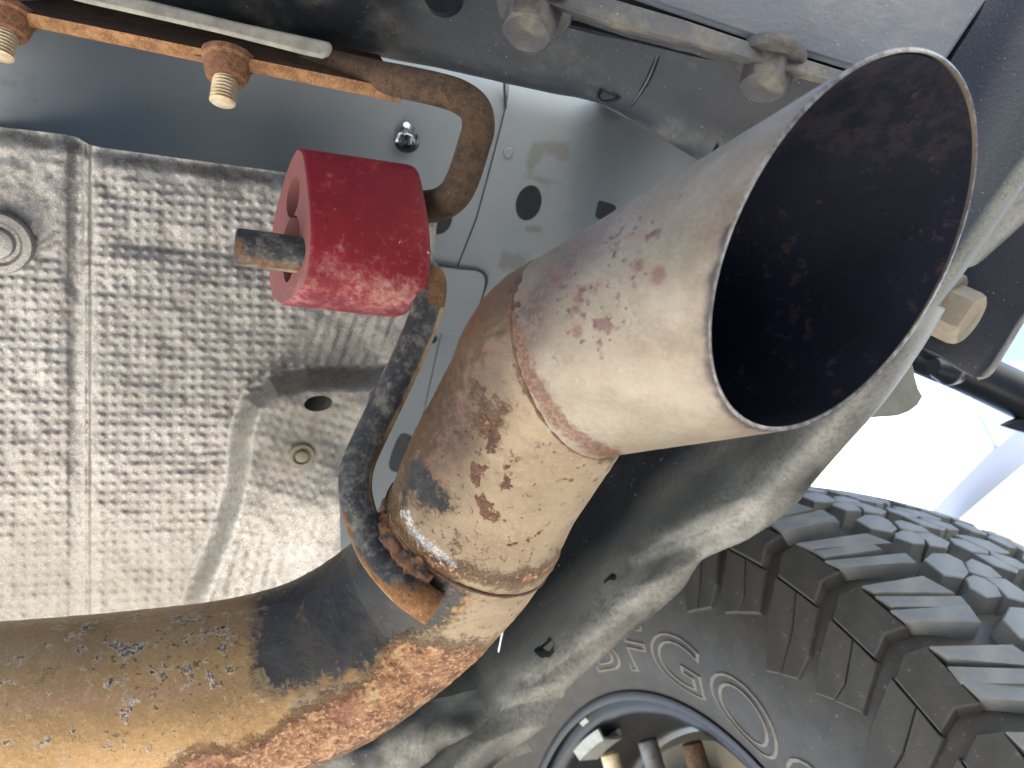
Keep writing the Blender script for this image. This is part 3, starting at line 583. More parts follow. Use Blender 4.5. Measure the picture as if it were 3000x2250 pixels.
# lower hanger rod welded to the pipe, through the red hanger
def surf_depth(x, y):                              # depth of the pipe skin at a pixel
    ray = toW(cpt(x, y, 1.)) - CAM; ray /= np.linalg.norm(ray); best = None
    w = CAM - C; tca = -(w @ ray); d2 = (w * w).sum(1) - tca ** 2; ok = d2 < RP ** 2
    if not ok.any(): return None
    tt_ = (tca - np.sqrt(np.maximum(RP ** 2 - d2, 0)))[ok].min(); return tt_ * (F_ @ ray)
RR = .0056
sd = surf_depth(1268, 1780); sd2 = surf_depth(1190, 1725)
LR = [(700, 724, .268), (885, 748, .274), (1060, 772, .280), (1170, 784, .284), (1225, 795, .285), (1258, 822, .283), (1259, 868, .280), (1245, 925, .277), (1218, 993, .274), (1184, 1070, .271), (1146, 1150, .268), (1110, 1225, .265), (1078, 1292, .262), (1052, 1353, .259), (1041, 1412, .256), (1047, 1478, .253), (1083, 1585, .250), (1120, 1648, .246), (1190, 1725, sd2 - RR * 1.0), (1268, 1782, sd - RR * 1.15)]
Cr = wpath(LR, 220); g = G().tube(Cr, np.interp(np.arange(220), [0, 45, 90, 219], [.0068, .0068, .0060, RR]), 40, True, .0012); q = px(g.v)
cl = px(Cr); tang = np.gradient(cl, axis=0)
idx = np.argmin(((q[:, None] - cl[None, ::4]) ** 2).sum(2), 1) * 4
sidev = (q - cl[idx]); tn = tang[idx] / (np.linalg.norm(tang[idx], axis=1)[:, None] + 1e-9); side = sidev[:, 0] * tn[:, 1] - sidev[:, 1] * tn[:, 0]   # + to the image right / outboard
g.attr['paint'] = np.clip(.90 - .50 * sm(side, 26, 48) * (q[:, 1] > 800) * (q[:, 1] < 1480) - .6 * sm(q[:, 1], 1640, 1760) - .5 * linemask(q, [(700, 700), (700, 760), (870, 785)], 40) - .55 * polymask(q, [(1225, 760), (1330, 780), (1320, 900), (1255, 900)], 20) - .5 * sm(side, -20, -48) * (q[:, 1] > 1500), 0, 1)
g.attr['dust'] = np.clip(.55 * sm(side, 18, 44) * (q[:, 1] > 900) * (q[:, 1] < 1500) + .45 * sm(side, -36, -50) + .5 * linemask(q, [(745, 740), (800, 745)], 20), 0, 1)
build('hanger_rod', g, M['rod'], ex, label='flaking black lower hanger rod welded to the pipe')
# lumpy weld between rod and pipe
WL = np.array([(1110, 1520), (1150, 1590), (1190, 1640), (1230, 1680), (1262, 1705)], float)
Wd = [surf_depth(x, y) for x, y in WL]; wc = spline(W(WL[:, 0], WL[:, 1], np.array(Wd) + .0012), 60)
g = G().tube(wc, .0052 * (1 + .3 * np.sin(np.linspace(0, 9, 60))) * np.r_[np.linspace(.5, 1, 15), np.ones(30), np.linspace(1, .8, 15)], 24)
T_, N_, B_ = frames(wc); nn = fbm(g.v, 300., 4., 3); cen = np.repeat(wc, 24, 0); g.v = g.v + (g.v - cen) * (.35 * nn)[:, None]
build('weld_bead', g, M['lump'], ex, label='lumpy rusty weld joining rod and pipe')

# ================================================================== red hanger
hg = thing('rubber_hanger', 'red polyurethane exhaust hanger carrying the two bent rods', 'exhaust hanger', W(1030, 880, .29).tolist())
hx = np.array([.955, .09, .20]); hx /= np.linalg.norm(hx)
hy = np.array([-.05, 1., 0.]); hy -= hx * (hx @ hy); hy /= np.linalg.norm(hy); hz = np.cross(hx, hy)     # hz away from the lens
hX, hY, hZ = M3 @ hx, M3 @ hy, M3 @ hz
HO = W(846, 652, .276)                             # centre of the near left face
hh, hw, hl = .0300, .0178, .0435
HP = np.array([(-.0302, .0006), (-.0272, -.0050), (-.0160, -.0112), (-.0020, -.0170), (.0120, -.0198), (.0225, -.0176), (.0285, -.0090), (.0302, .0020), (.0255, .0130), (.0110, .0185), (-.0060, .0172), (-.0190, .0112), (-.0268, .0055), (-.0302, .0006)])
prof = spline(HP, 97)[:96]                          # (down, depth): pointed top, full lower belly
HO = HO + hZ * hw * .35
stn = np.r_[0, .0006, .0016, np.linspace(.004, hl - .004, 14), hl - .0016, hl - .0006, hl]; ins = np.r_[.965, .985, 1, np.ones(14), 1, .985, .965]
V = np.array([HO + (s - .48 * prof[:, 1] * k)[:, None] * hX + (prof[:, 0] * k)[:, None] * hY + (prof[:, 1] * k)[:, None] * hZ for s, k in zip(stn, ins)])
m = len(stn); g = G().add(V, grid_faces(m, 96, True) + [list(range(96))[::-1], [(m - 1) * 96 + k for k in range(96)]])
q = px(g.v)
hd = build('hanger_body', g, M['red'], hg)
def hcut(d0, r1, r2, z0=0., pt=0.):
    t = np.linspace(0, 2 * math.pi, 36, endpoint=False)
    A = HO - hX * .02 + (d0 + r1 * -np.cos(t))[:, None] * hY + (z0 + r2 * np.sin(t) * (1 - pt * np.cos(t)))[:, None] * hZ
    return G().prism(A, hX * (hl + .04))
cut(hd, [hcut(-.0110, .0078, .0058), hcut(.0090, .0128, .0072, -.002, -.25)])
me = hd.data; vv = np.zeros(len(me.vertices) * 3); me.vertices.foreach_get('co', vv); vv = vv.reshape(-1, 3) + np.array(origin(hd)); q = px(vv)
a = np.clip(.20 * sm(q[:, 1], 640, 920) + .26 * polymask(q, [(1060, 850), (1200, 830), (1235, 800), (1240, 900), (1150, 890)], 30) + .06, 0, 1)  # dust, plus a paler lower half painted in for light from below
at_ = me.attributes.new('dust', 'FLOAT', 'POINT'); at_.data.foreach_set('value', a.astype(np.float32))
fc = (((vv - HO) @ hX + .48 * ((vv - HO) @ hZ)) < .0003).astype(np.float32); at_ = me.attributes.new('face', 'FLOAT', 'POINT'); at_.data.foreach_set('value', fc)

# ================================================================== rusty upper bracket
br = thing('hanger_bracket', 'rusty angle bar with two bolts and a bent hook rod above the red hanger', 'bracket', W(600, 150, .31).tolist())
L1 = np.array([(-260, -34), (362, 95), (633, 154), (1000, 224), (1174, 262)], float); L2 = np.array([(-260, -120), (362, 0), (633, 55), (960, 122), (1112, 166)], float)
A = np.vstack([W(L1[:, 0], L1[:, 1], .300), W(L2[::-1, 0], L2[::-1, 1], .335)])
# one flat plate: fit a plane, then give it real thickness
ctr = A.mean(0); nrm_ = np.linalg.svd(A - ctr)[2][2]; nrm_ = nrm_ * np.sign(nrm_ @ D_)
A = A - ((A - ctr) @ nrm_)[:, None] * nrm_
g = G().prism(A, nrm_ * .0050)
plate_o = build('angle_bar', g, M['rustdark'], br, bevel=.0005)
E = A[:5] + (CAM - A[:5]) / np.linalg.norm(CAM - A[:5], axis=1)[:, None] * .0004
Pf = np.vstack([E, (E + nrm_ * .0050)[::-1]]); g = G().prism(Pf, F_ * .0012); build('bar_edge', g, M['rustbar'], br, label='bright orange rusted edge of the bar')
UR = [(900, 178, .318), (1020, 205, .311), (1110, 226, .304), (1200, 244, .298), (1280, 262, .294), (1345, 283, .291), (1390, 318, .289), (1402, 370, .288), (1387, 430, .288), (1358, 520, .288), (1328, 573, .288), (1285, 600, .292), (1225, 607, .2955), (1150, 603, .294), (1000, 580, .289), (905, 566, .287)]
Cu = wpath(UR, 180); g = G().tube(Cu, .0064, 40, True, .001); g.v = g.v + 0 
build('hook_rod', g, M['rustrod'], br, label='brown rusted hook rod bent into the red hanger')
def studnut(x, y, d):
    p = W(x, y, d); ax = M3 @ np.array([-.07, .97, -.18]); ax /= np.linalg.norm(ax)
    nut = build('flange_nut', G().lathe([(0, .0108), (.0022, .0106), (.0032, .0094), (.0072, .0088), (.0098, .0078), (.0102, .0052)], p, ax, 32), M['rustnut'], br)
    pr = []
    for k in range(34): pr.append((.0085 + k * .00036, .0047 + .00045 * math.cos(k * math.pi * .5)))
    pr.append((.0085 + 34 * .00036, .0036)); build('threaded_stud', G().lathe(pr, p, ax, 28), M['stud'], nut)
studnut(672, 168, .3035); studnut(28, 34, .3035)

# ================================================================== bumper
bp = thing('bumper_beam', 'dusty black steel bumper beam across the top with two hex bolts', 'bumper', W(1500, 100, .33).tolist())
def loft(rows, nu, nv):                            # rows of (x, y, depth) control points -> smooth world sheet
    Rr = [np.array(spline(np.array([(a, b, c * 3000) for a, b, c in r], float), nu)) for r in rows]
    A = np.array(Rr); out = np.zeros((nv, nu, 3))
    for j in range(nu): out[:, j] = spline(A[:, j], nv)
    return out
def loftW(rows, nu, nv):
    L = loft(rows, nu, nv); return W(L[..., 0], L[..., 1], L[..., 2] / 3000), L
top = [(-300, -260, .300), (300, -140, .300), (900, -70, .300), (1300, -45, .300), (1600, 0, .300), (1850, 78, .300), (2000, 112, .300), (2250, 180, .300), (2450, 235, .300), (2700, 300, .300)]
bot = [(-300, -110, .345), (300, 10, .345), (900, 128, .345), (1300, 202, .345), (1560, 262, .345), (1740, 298, .345), (1860, 355, .345), (2000, 440, .345), (2120, 500, .345), (2400, 600, .345)]
mid = [((a[0] + b[0]) / 2, (a[1] + b[1]) / 2, .318) for a, b in zip(top, bot)]
lo = [(a[0] * .15 + b[0] * .85, a[1] * .15 + b[1] * .85, .331) for a, b in zip(top, bot)]
bk1 = [(x + 6, y - 14, .372) for x, y, z in bot]; bk2 = [(x + 8, y - 60 + 55 * (x > 1780), .40 + .12 * (x > 1780)) for x, y, z in bot]  # back row pushed deeper at the right to block sky light
V, L = loftW([top, mid, lo, bot, bk1, bk2], 150, 60)
nz = fbm(V.reshape(-1, 3), 45., 3., 4).reshape(V.shape[:2]); V = V + nz[..., None] * .0011 * np.array(-F_)
g = G().sheet(V, .003); o = build('beam_skin', g, M['beam'], bp, flat_angle=math.radians(60))
HT = np.array([(2070, 460), (2095, 425), (2120, 405), (2145, 400), (2150, 375), (2158, 348), (2168, 352), (2165, 385), (2155, 410), (2130, 430), (2110, 435), (2085, 440)], float)
P = W(HT[:, 0], HT[:, 1], .30); cut(o, [G().prism(P, F_ * .09)])
x0 = wpath([(1945, 105, .3065), (1925, 170, .3105), (1895, 240, .320), (1855, 300, .331), (1835, 320, .339)], 30)
build('joint_groove', G().tube(x0, .0011, 8), M['darkbar'], bp)
t = np.linspace(0, 2 * math.pi, 40); rr = [(1790 + 36 * math.cos(a) + 10 * math.sin(a), 272 + 20 * math.sin(a) - 18 * math.cos(a), .3305) for a in t]
build('plug_ring', G().tube(W(*np.array(rr).T), .0009, 8), M['beam'], bp)
t = np.linspace(0, 2 * math.pi, 24, endpoint=False); build('access_hole_disc', G().lathe([(0, .0085), (.003, .0080), (.006, .0076)], W(1300, -24, .2985), F_, 28), M['darkbar'], bp)  # black disc standing in for the shade of an open hole
def hexbolt(x, y, d, ax, r, h, mat, par, wr=1.45, dish=.0):
    p = W(x, y, d); ax = M3 @ np.array(ax, float); ax /= np.linalg.norm(ax)
    b = build('hex_bolt', G().hexhead(p, ax, r, h, dish=dish, rot=.5), mat, par, flat_angle=math.radians(30))
    build('washer', G().lathe([(-.004, r * wr), (0, r * wr), (.0008, r * wr * .96), (.0010, r * .9)], p - ax * .0005, ax, 36), mat, b)
hexbolt(1565, 30, .292, (-.22, .86, -.30), .0112, .0125, M['bolt'], bp, 1.38)
hexbolt(2255, 192, .292, (-.30, .90, -.20), .0098, .0115, M['bolt'], bp, 1.35)
g = G().prism(np.array([(-1.3, -.20, .22), (.10, -.20, .22), (.10, -.185, .22), (-1.3, -.185, .22)]), np.array([0, 0, .34])); build('bumper_face_blocker', g, M['beam'], bp, smooth=False, bevel=.004)  # unseen face added below the beam, sized to cut rear light
fl = thing('bumper_skin', 'smooth dusty black bumper underside with a straight flange at the top right', 'bumper', W(2300, 60, .29).tolist())
# flange strip
UP = np.array([(1480, -110), (1790, -6), (2000, 55), (2200, 122), (2400, 184), (2600, 246)], float); LOW = np.array([(1440, -45), (1580, 0), (1850, 88), (2000, 124), (2250, 190), (2440, 242), (2560, 275)], float)
A = np.vstack([W(UP[:, 0], UP[:, 1], .286), W(LOW[::-1, 0], LOW[::-1, 1], .283)]); build('flange_strip', G().prism(A, F_ * .006 + D_ * -.001), M['bolt'], fl, bevel=.0009)
SK = np.array([(1600, -150), (1860, -12), (2000, 36), (2200, 104), (2480, 190), (2640, 240), (2769, 180), (2892, -4), (2960, -110)], float)
A = W(SK[:, 0], SK[:, 1], .292); build('underside_plate', G().prism(A, F_ * .004), M['bumper'], fl, bevel=.0012)
build('gap_sky_blocker', G().prism(W(np.array([1300., 1900, 2900, 2900, 2300, 1500]), np.array([-200., -200, -150, 230, 230, 30]), .305), F_ * .003), M['darkbar'], fl)  # black plate added behind the gap to shut out the sky
gap = wpath([(1500, -105, .2945), (1870, 2, .2945), (2100, 78, .2945), (2480, 196, .2945)], 20)
gf = thing('grey_flange', 'pale dusty grey flange plate above the rusty bar', 'flange', W(600, 60, .29).tolist())
GF = np.array([(-60, -80), (240, 2), (420, 42), (640, 92), (900, 158), (940, 166), (962, 158), (972, 138), (966, 120), (930, 112), (700, 62), (420, -6), (240, -60)], float)
A = W(GF[:, 0], GF[:, 1], .288); build('flange_plate', G().prism(A, F_ * .003), M['greyflange'], gf, bevel=.0012)
# outer wing of the bumper (dark curved end)
wg = thing('bumper_wing', 'dark curved bumper end piece behind the exhaust tip opening', 'bumper', W(2900, 300, .32).tolist())
r0 = [(2920, -140, .300), (2880, 20, .300), (2790, 170, .300), (2700, 330, .302), (2580, 520, .305), (2450, 700, .310)]
r1 = [(3060, -100, .300), (2980, 60, .302), (2890, 250, .304), (2790, 450, .306), (2650, 660, .309), (2500, 860, .312)]
r2 = [(3140, 60, .294), (3060, 220, .296), (2960, 400, .298), (2850, 590, .300), (2700, 800, .303), (2540, 980, .306)]
r3 = [(3200, 260, .296), (3110, 390, .297), (3000, 505, .298), (2880, 672, .300), (2770, 830, .302), (2600, 1030, .304)]
r4 = [(3210, 300, .305), (3120, 420, .306), (3010, 535, .307), (2895, 700, .309), (2785, 850, .311), (2612, 1052, .313)]
V, L = loftW([r0, r1, r2, r3, r4], 90, 60); g = G().sheet(V, .002); qq = px(g.v)
g.attr['dust'] = np.clip(.10 * linemask(qq, [(3080, 300), (2900, 560), (2750, 770), (2600, 950)], 130) + .95 * linemask(qq, [(3110, 385), (3000, 500), (2880, 668), (2770, 826), (2600, 1026)], 34), 0, 1)
build('wing_shell', g, M['wing'], wg, flat_angle=math.radians(60))

# ================================================================== fender liner
ln = thing('fender_liner', 'dust-caked black plastic fender liner sweeping behind the tailpipe', 'fender liner', W(1900, 1500, .40).tolist())
EDGE = [(2770, 905), (2696, 1028), (2588, 1179), (2475, 1306), (2389, 1405), (2316, 1491), (2200, 1574), (2125, 1608), (2057, 1632), (2028, 1668), (1990, 1732), (1859, 1848), (1746, 1943), (1668, 2012), (1650, 2056), (1600, 2120), (1542, 2169), (1452, 2241), (1330, 2340)]
INN = [(2440, 780), (2340, 900), (2200, 1020), (2080, 1090), (1980, 1150), (1890, 1210), (1790, 1280), (1730, 1330), (1680, 1380), (1620, 1440), (1560, 1520), (1480, 1640), (1400, 1740), (1300, 1830), (1240, 1890), (1150, 1960), (1060, 2030), (950, 2110), (800, 2220)]
n_ = len(EDGE); de = np.interp(np.arange(n_), [0, 3, 8, 12, 18], [.318, .352, .392, .400, .392]); di = de + np.interp(np.arange(n_), [0, 4, 9, 18], [.03, .075, .085, .06])
def row(w, dz, bend=0.): return [(EDGE[i][0] * w + INN[i][0] * (1 - w), EDGE[i][1] * w + INN[i][1] * (1 - w), de[i] * w + di[i] * (1 - w) + dz) for i in range(n_)]
rows = [row(0, .02), row(.25, .012), row(.48, .004), row(.66, -.014), row(.80, -.018), row(.92, -.010), row(1., 0), [(x - 4, y - 6, z + .008) for x, y, z in row(1., 0)]]
V, L = loftW(rows, 260, 110)
ql = L[..., :2].reshape(-1, 2)
cr = (linemask(ql, [(1850, 1650), (1960, 1600), (2080, 1560), (2180, 1520)], 60) * .010 - linemask(ql, [(1820, 1720), (1950, 1690), (2060, 1625)], 70) * .006 + linemask(ql, [(1400, 2120), (1520, 2080), (1640, 2060)], 55) * .010
      + linemask(ql, [(1440, 2060), (1390, 1960), (1420, 1900)], 40) * .006 + linemask(ql, [(1560, 2010), (1740, 1880), (1850, 1800)], 55) * .004).reshape(V.shape[:2])
nz = fbm(V.reshape(-1, 3), 22., 6., 3).reshape(V.shape[:2])
V = V + (cr * .70 + nz * .0007)[..., None] * F_
g = G().sheet(V, .0022); qq = px(g.v)
DL = [(2780, 850), (2640, 1000), (2450, 1150), (2300, 1270), (2180, 1350), (2020, 1480), (1950, 1580), (1900, 1650), (1800, 1720), (1700, 1820), (1600, 1900), (1480, 2010), (1440, 2080), (1300, 2110), (1100, 2200), (1000, 2400), (1600, 2300), (1700, 2060), (2060, 1700), (2300, 1560), (2600, 1220), (2800, 960)]
du = .60 * polymask(qq, DL, 150) * np.clip(.80 + .38 * fbm(np.stack([(qq[:, 0] + qq[:, 1]) * .003, (qq[:, 0] - qq[:, 1]) * .0004, 0 * qq[:, 0]], 1), 3., 2., 3), .25, 1.2); du *= 1 - .75 * linemask(qq, [(2290, 1440), (2370, 1400)], 70); du *= 1 - .6 * linemask(qq, [(1520, 2040), (1700, 1930), (1900, 1790)], 38)
du += .35 * linemask(qq, [(1860, 1645), (2060, 1570), (2180, 1520)], 24) + .25 * linemask(qq, [(1480, 2030), (1700, 1860), (1830, 1700)], 90) - .35 * polymask(qq, [(1000, 2200), (1500, 2150), (1500, 2300), (900, 2300)], 50)
g.attr['dust'] = np.clip(du, 0, 1); o = build('liner_shell', g, M['liner'], ln, flat_angle=math.radians(70))
def hole(pts, z0, dep=.08): P_ = np.array(pts, float); return G().prism(W(P_[:, 0], P_[:, 1], z0), F_ * dep)
cut(o, [hole([(1570, 2082), (1600, 2072), (1625, 2052), (1636, 2040), (1645, 2040), (1646, 2058), (1632, 2072), (1600, 2084), (1575, 2088)], .34), hole([(1830, 1828), (1845, 1812), (1872, 1806), (1868, 1816), (1850, 1826), (1836, 1840)], .34)])
build('clip_tab', G().prism(W(np.array([1478., 1470, 1458, 1462]), np.array([1845., 1842, 1910, 1915]), .385), F_ * .003), M['zinc'], ln, bevel=.0004)
# bottom shadowed return of the liner
r0 = [(700, 2170, .42), (1000, 2120, .425), (1250, 2050, .43), (1450, 2010, .435)]; r1 = [(700, 2260, .40), (1000, 2220, .405), (1280, 2140, .40), (1500, 2090, .402)]; r2 = [(700, 2400, .40), (1000, 2360, .40), (1300, 2300, .40), (1560, 2200, .405)]
V, L = loftW([r0, r1, r2], 80, 40); nz = fbm(V.reshape(-1, 3), 30., 9., 3).reshape(V.shape[:2]); V += (nz * .005)[..., None] * F_
g = G().sheet(V, .002); g.attr['dust'] = np.clip(.25 + .5 * fbm(g.v, 40., 2., 2), 0, .7); build('lower_return', g, M['liner'], ln, flat_angle=math.radians(70))

# ================================================================== bracket with bolt at the right
bk = thing('corner_bracket', 'black textured corner bracket with a sand-coated flange bolt at the right', 'bracket', W(2850, 900, .38).tolist())
BK = np.array([(3150, 480), (2960, 610), (2880, 720), (2790, 840), (2690, 1000), (2705, 1022), (2745, 1040), (2800, 1075), (2845, 1098), (2875, 1096), (2900, 1072), (2940, 1010), (2985, 935), (3050, 850), (3200, 720)], float)
A = W(BK[:, 0], BK[:, 1], np.interp(BK[:, 0], [2690, 3150], [.372, .355])); dv_ = M3 @ np.array([.8, .35, .75]); dv_ /= np.linalg.norm(dv_)
build('bracket_plate', G().prism(A, dv_ * .0045, .0006), M['bracket'], bk, bevel=.0006)
build('lit_edge_tube', G().tube(wpath([(2862, 1100, .3745), (2890, 1092, .373), (2915, 1058, .3715), (2955, 993, .369), (2990, 936, .367), (3060, 850, .363)], 40), .0023, 10), M['greyflange'], bk)  # pale tube added along the plate edge, standing in for light on it
hexbolt(2768, 906, .3655, (.60, .50, -.62), .0140, .0135, M['tanbolt'], bk, 1.30, .0012)
tb = [(2830, 735, .345), (2900, 640, .34), (3000, 560, .335)]; r0 = [(2800, 790, .338), (2880, 680, .334), (3010, 545, .33)]; r1 = [(2850, 780, .345), (2930, 700, .342), (3020, 600, .338)]; r2 = [(2880, 762, .362), (2950, 700, .36), (3030, 625, .355)]
V, L = loftW([r0, r1, r2], 40, 24); g = G().sheet(V, .0018); g.attr['dust'] = np.full(len(g.v), .55); build('guard_tab', g, M['liner'], bk)
bar = thing('cross_bar', 'satin black bar crossing behind the corner bracket', 'bar', W(2850, 1130, .55).tolist())
build('bar_tube', G().tube(wpath([(2560, 960, .56), (2700, 1032, .555), (2850, 1095, .55), (3000, 1165, .545), (3250, 1290, .54)], 40), .0165, 28), M['darkbar'], bar)
build('nub', G().tube(wpath([(2735, 1075, .52), (2790, 1090, .525), (2810, 1096, .53)], 14), np.r_[np.linspace(.006, .0105, 7), np.linspace(.0105, .006, 7)], 20), M['darkbar'], bar)
SPK = np.array([(2940, 1247), (2960, 1236), (3020, 1212), (3150, 1200), (3150, 1300), (3020, 1272), (2970, 1258)], float)
build('end_tab', G().prism(W(SPK[:, 0], SPK[:, 1], .54), F_ * .006), M['darkbar'], bar, bevel=.001)
mf = thing('rubber_flap', 'small grey-green rubber flap hanging behind the liner edge', 'mud flap', W(2640, 1150, .47).tolist())
FP = np.array([(2600, 1020), (2672, 1060), (2682, 1100), (2694, 1142), (2706, 1162), (2690, 1188), (2664, 1207), (2630, 1219), (2560, 1224), (2480, 1225), (2480, 1100)], float)
build('flap_sheet', G().prism(W(FP[:, 0], FP[:, 1], .47), F_ * .005, .0008), M['flap'], mf, bevel=.0008)

# ================================================================== wheel
TC = toW([.20728, .49943, .60387]); AX = M3 @ np.array([.88603, .14967, .43880]); AX /= np.linalg.norm(AX)     # outboard
E1 = np.array([0, 0, -1.]); E1 -= AX * (E1 @ AX); E1 /= np.linalg.norm(E1); E2 = np.cross(AX, E1)
wh = thing('wheel', 'off-road wheel with chunky mud tyre at the lower right', 'wheel', (TC + E1 * .41).tolist())
PROF = np.array([(0, .4035), (.04, .4030), (.08, .3995), (.105, .3940), (.120, .385), (.131, .370), (.139, .350), (.1435, .325), (.1425, .298), (.135, .270), (.122, .248), (.110, .236), (.105, .229)])
full = np.vstack([PROF[::-1] * [-1, 1], PROF[1:]]); pf = spline(full, 160)
def tyre_pt(th, lat, r): th = np.asarray(th)[..., None]; return TC + np.asarray(lat)[..., None] * AX + np.asarray(r)[..., None] * (np.cos(th) * E1 + np.sin(th) * E2)
def lathe_t(prof, n, a0=0., a1=2 * math.pi):
    th = np.linspace(a0, a1, n, endpoint=False); V = np.array([tyre_pt(th, np.full(n, p[0]), np.full(n, p[1])) for p in prof]); return V, grid_faces(len(prof), n, True)
V, f = lathe_t(pf, 240); tyre = build('tyre', G().add(V.reshape(-1, 3), f), M['tyre'], wh, flat_angle=math.radians(50))
# profile as arc length from the centre line, inner (camera) side negative
fd = spline(full, 900); arc = np.r_[0, np.cumsum(np.linalg.norm(np.diff(fd, axis=0), axis=1))]; arc -= arc[450 - 1] * .5 + arc[450] * .5
tn_ = np.gradient(fd, axis=0); nr_ = np.stack([-tn_[:, 1], tn_[:, 0]], 1); nr_ /= np.linalg.norm(nr_, axis=1)[:, None]; nr_ *= np.sign(nr_[450, 1])
def on_tyre(th, w, h):
    lat = np.interp(w, arc, fd[:, 0]) + h * np.interp(w, arc, nr_[:, 0]); r = np.interp(w, arc, fd[:, 1]) + h * np.interp(w, arc, nr_[:, 1]); return tyre_pt(th, lat, r)
qc = px(TC + AX * -.12 + .40 * (np.cos(np.linspace(0, 2 * math.pi, 720))[:, None] * E1 + np.sin(np.linspace(0, 2 * math.pi, 720))[:, None] * E2))
tha = np.linspace(0, 2 * math.pi, 720)[int(np.argmin(np.linalg.norm(qc - np.array([2515, 1733]), axis=1)))]   # wheel angle of the lug nearest the lens
sgn = 1. if px(tyre_pt(np.array([tha + .1]), np.array([-.12]), np.array([.4])))[0, 0] > 2515 else -1.        # + runs towards image right / ground
def block(par, poly, h, name='tread_block', bev=.0008, hb=-.002):
    # poly: (s metres along the tread, w across); one rubber block with a chamfered top
    P_ = np.array(poly, float) + (rng.uniform(-.0018, .0018, (len(poly), 2)) if name == 'tread_block' else 0); c = P_.mean(0); m = len(P_)
    hh_ = np.broadcast_to(h, m).astype(float); inn = P_ + (c - P_) / (np.linalg.norm(c - P_, axis=1)[:, None] + 1e-9) * bev
    out = P_ + (P_ - c) / (np.linalg.norm(P_ - c, axis=1)[:, None] + 1e-9) * .0015
    th = lambda Q: tha + sgn * Q[:, 0] / .405
    V = np.vstack([on_tyre(th(out), out[:, 1], np.full(m, hb)), on_tyre(th(P_), P_[:, 1], hh_ - bev * .8), on_tyre(th(inn), inn[:, 1], hh_)])
    f = grid_faces(3, m, True) + [[2 * m + k for k in range(m)]]
    return build(name, G().add(V, f), M['tyre' if name.startswith('sidewall') else 'tread'], par, flat_angle=math.radians(25))
PITCH = .052; jit = lambda a: random.uniform(-a, a)
for i in range(-9, 8):
    s = i * PITCH; H = .0125
    for side in (-1, 1):
        so_ = s if side < 0 else s + PITCH * .5
        W0, W1, W2 = side * .084, side * .108, side * .124
        long = (i % 2 == 0)
        # shoulder lug cut by sipes into three slices, notched at the inner end
        e0 = .000 if long else .006
        a, b, c, d = so_ - .0195, so_ - .0050, so_ + .0055, so_ + .0195
        sl_ = lambda s_, w_: (s_ - .16 * min(abs(w_), .09) - .50 * (min(max(abs(w_), .09), .134) - .09) + .50 * max(abs(w_) - .134, 0), w_)
        block(tyre, [sl_(a, W0 + side * (.004 + e0)), sl_(b - .0005, W0 + side * e0), sl_(b - .0005, W2), sl_(a + .002, W2)], H)
        block(tyre, [sl_(b + .0005, W0 + side * (.010 if long else .003)), sl_(c - .0005, W0 + side * (.012 if long else .004)), sl_(c - .0005, W2), sl_(b + .0005, W2)], H - .0006)
        block(tyre, [sl_(c + .0005, W0 + side * e0), sl_(d - .003, W0 + side * (.002 + e0)), sl_(d, W0 + side * (.012 + e0)), sl_(d - .001, W2), sl_(c + .0005, W2)], H)
        if side < 0:
            # the lug runs down the sidewall as stepped buttress plates split by kinked grooves
            w3 = side * (.194 if long else .180); mid_ = .5 * (a + d)
            block(tyre, [sl_(a + .001, W2 + side * .0008), sl_(d, W2 + side * .0008), sl_(d, side * .134), sl_(d - .001, side * .146), sl_(a + .002, side * .146), sl_(a + .001, side * .134)], np.array([H - .001, H - .001, .0100, .0080, .0080, .0100]), 'sidewall_lug', .0014)
            block(tyre, [sl_(a - .001, side * .1470), sl_(mid_ - .0005, side * .1470), sl_(mid_ + .003, side * .168), sl_(mid_ - .002, w3), sl_(a + .001, w3 + side * .006), sl_(a - .0025, side * .172)], np.array([.0052, .0052, .0040, .0028, .0026, .0038]), 'sidewall_lug', .0008)
            block(tyre, [sl_(mid_ + .0003, side * .1470), sl_(d + .001, side * .1470), sl_(d + .0025, side * .172), sl_(d - .004, w3 - side * .006), sl_(mid_ - .001, w3), sl_(mid_ + .0039, side * .168)], np.array([.0052, .0052, .0038, .0028, .0028, .0040]), 'sidewall_lug', .0008)
    # interlocking centre blocks, each split by a kinked sipe
    for (w0, of, mir) in ((-.054, .018, 1), (.000, .043, -1), (.054, .012, 1)):
        o_ = s + of; k = mir
        def q_(pts): return [(o_ + p_[0] * 1.12, w0 + k * p_[1] * 1.33) for p_ in pts]
        block(tyre, q_([(-.0215, -.006), (-.014, -.0185), (-.002, -.019), (.0015, -.010), (-.0015, -.002), (-.0125, .004), (-.0205, .003)]), H)
        block(tyre, q_([(-.0005, -.0018), (.0025, -.0095), (.0085, -.0145), (.0165, -.011), (.0185, -.002), (.011, .003), (.0035, .0035)]), H)
        block(tyre, q_([(-.0118, .0050), (-.0012, -.0010), (.0028, .0045), (.0015, .0165), (-.006, .0195), (-.0135, .0145)]), H)
        block(tyre, q_([(.0038, .0045), (.0112, .0040), (.0190, .0002), (.0230, .008), (.0160, .0175), (.0026, .0170)]), H)
for i in range(-3, 4):                              # stone ejector nubs in the shoulder groove
    block(tyre, [(i * PITCH + .024, -.0825), (i * PITCH + .028, -.0825), (i * PITCH + .028, -.0795), (i * PITCH + .024, -.0795)], .004, 'ejector_nub', .0004)
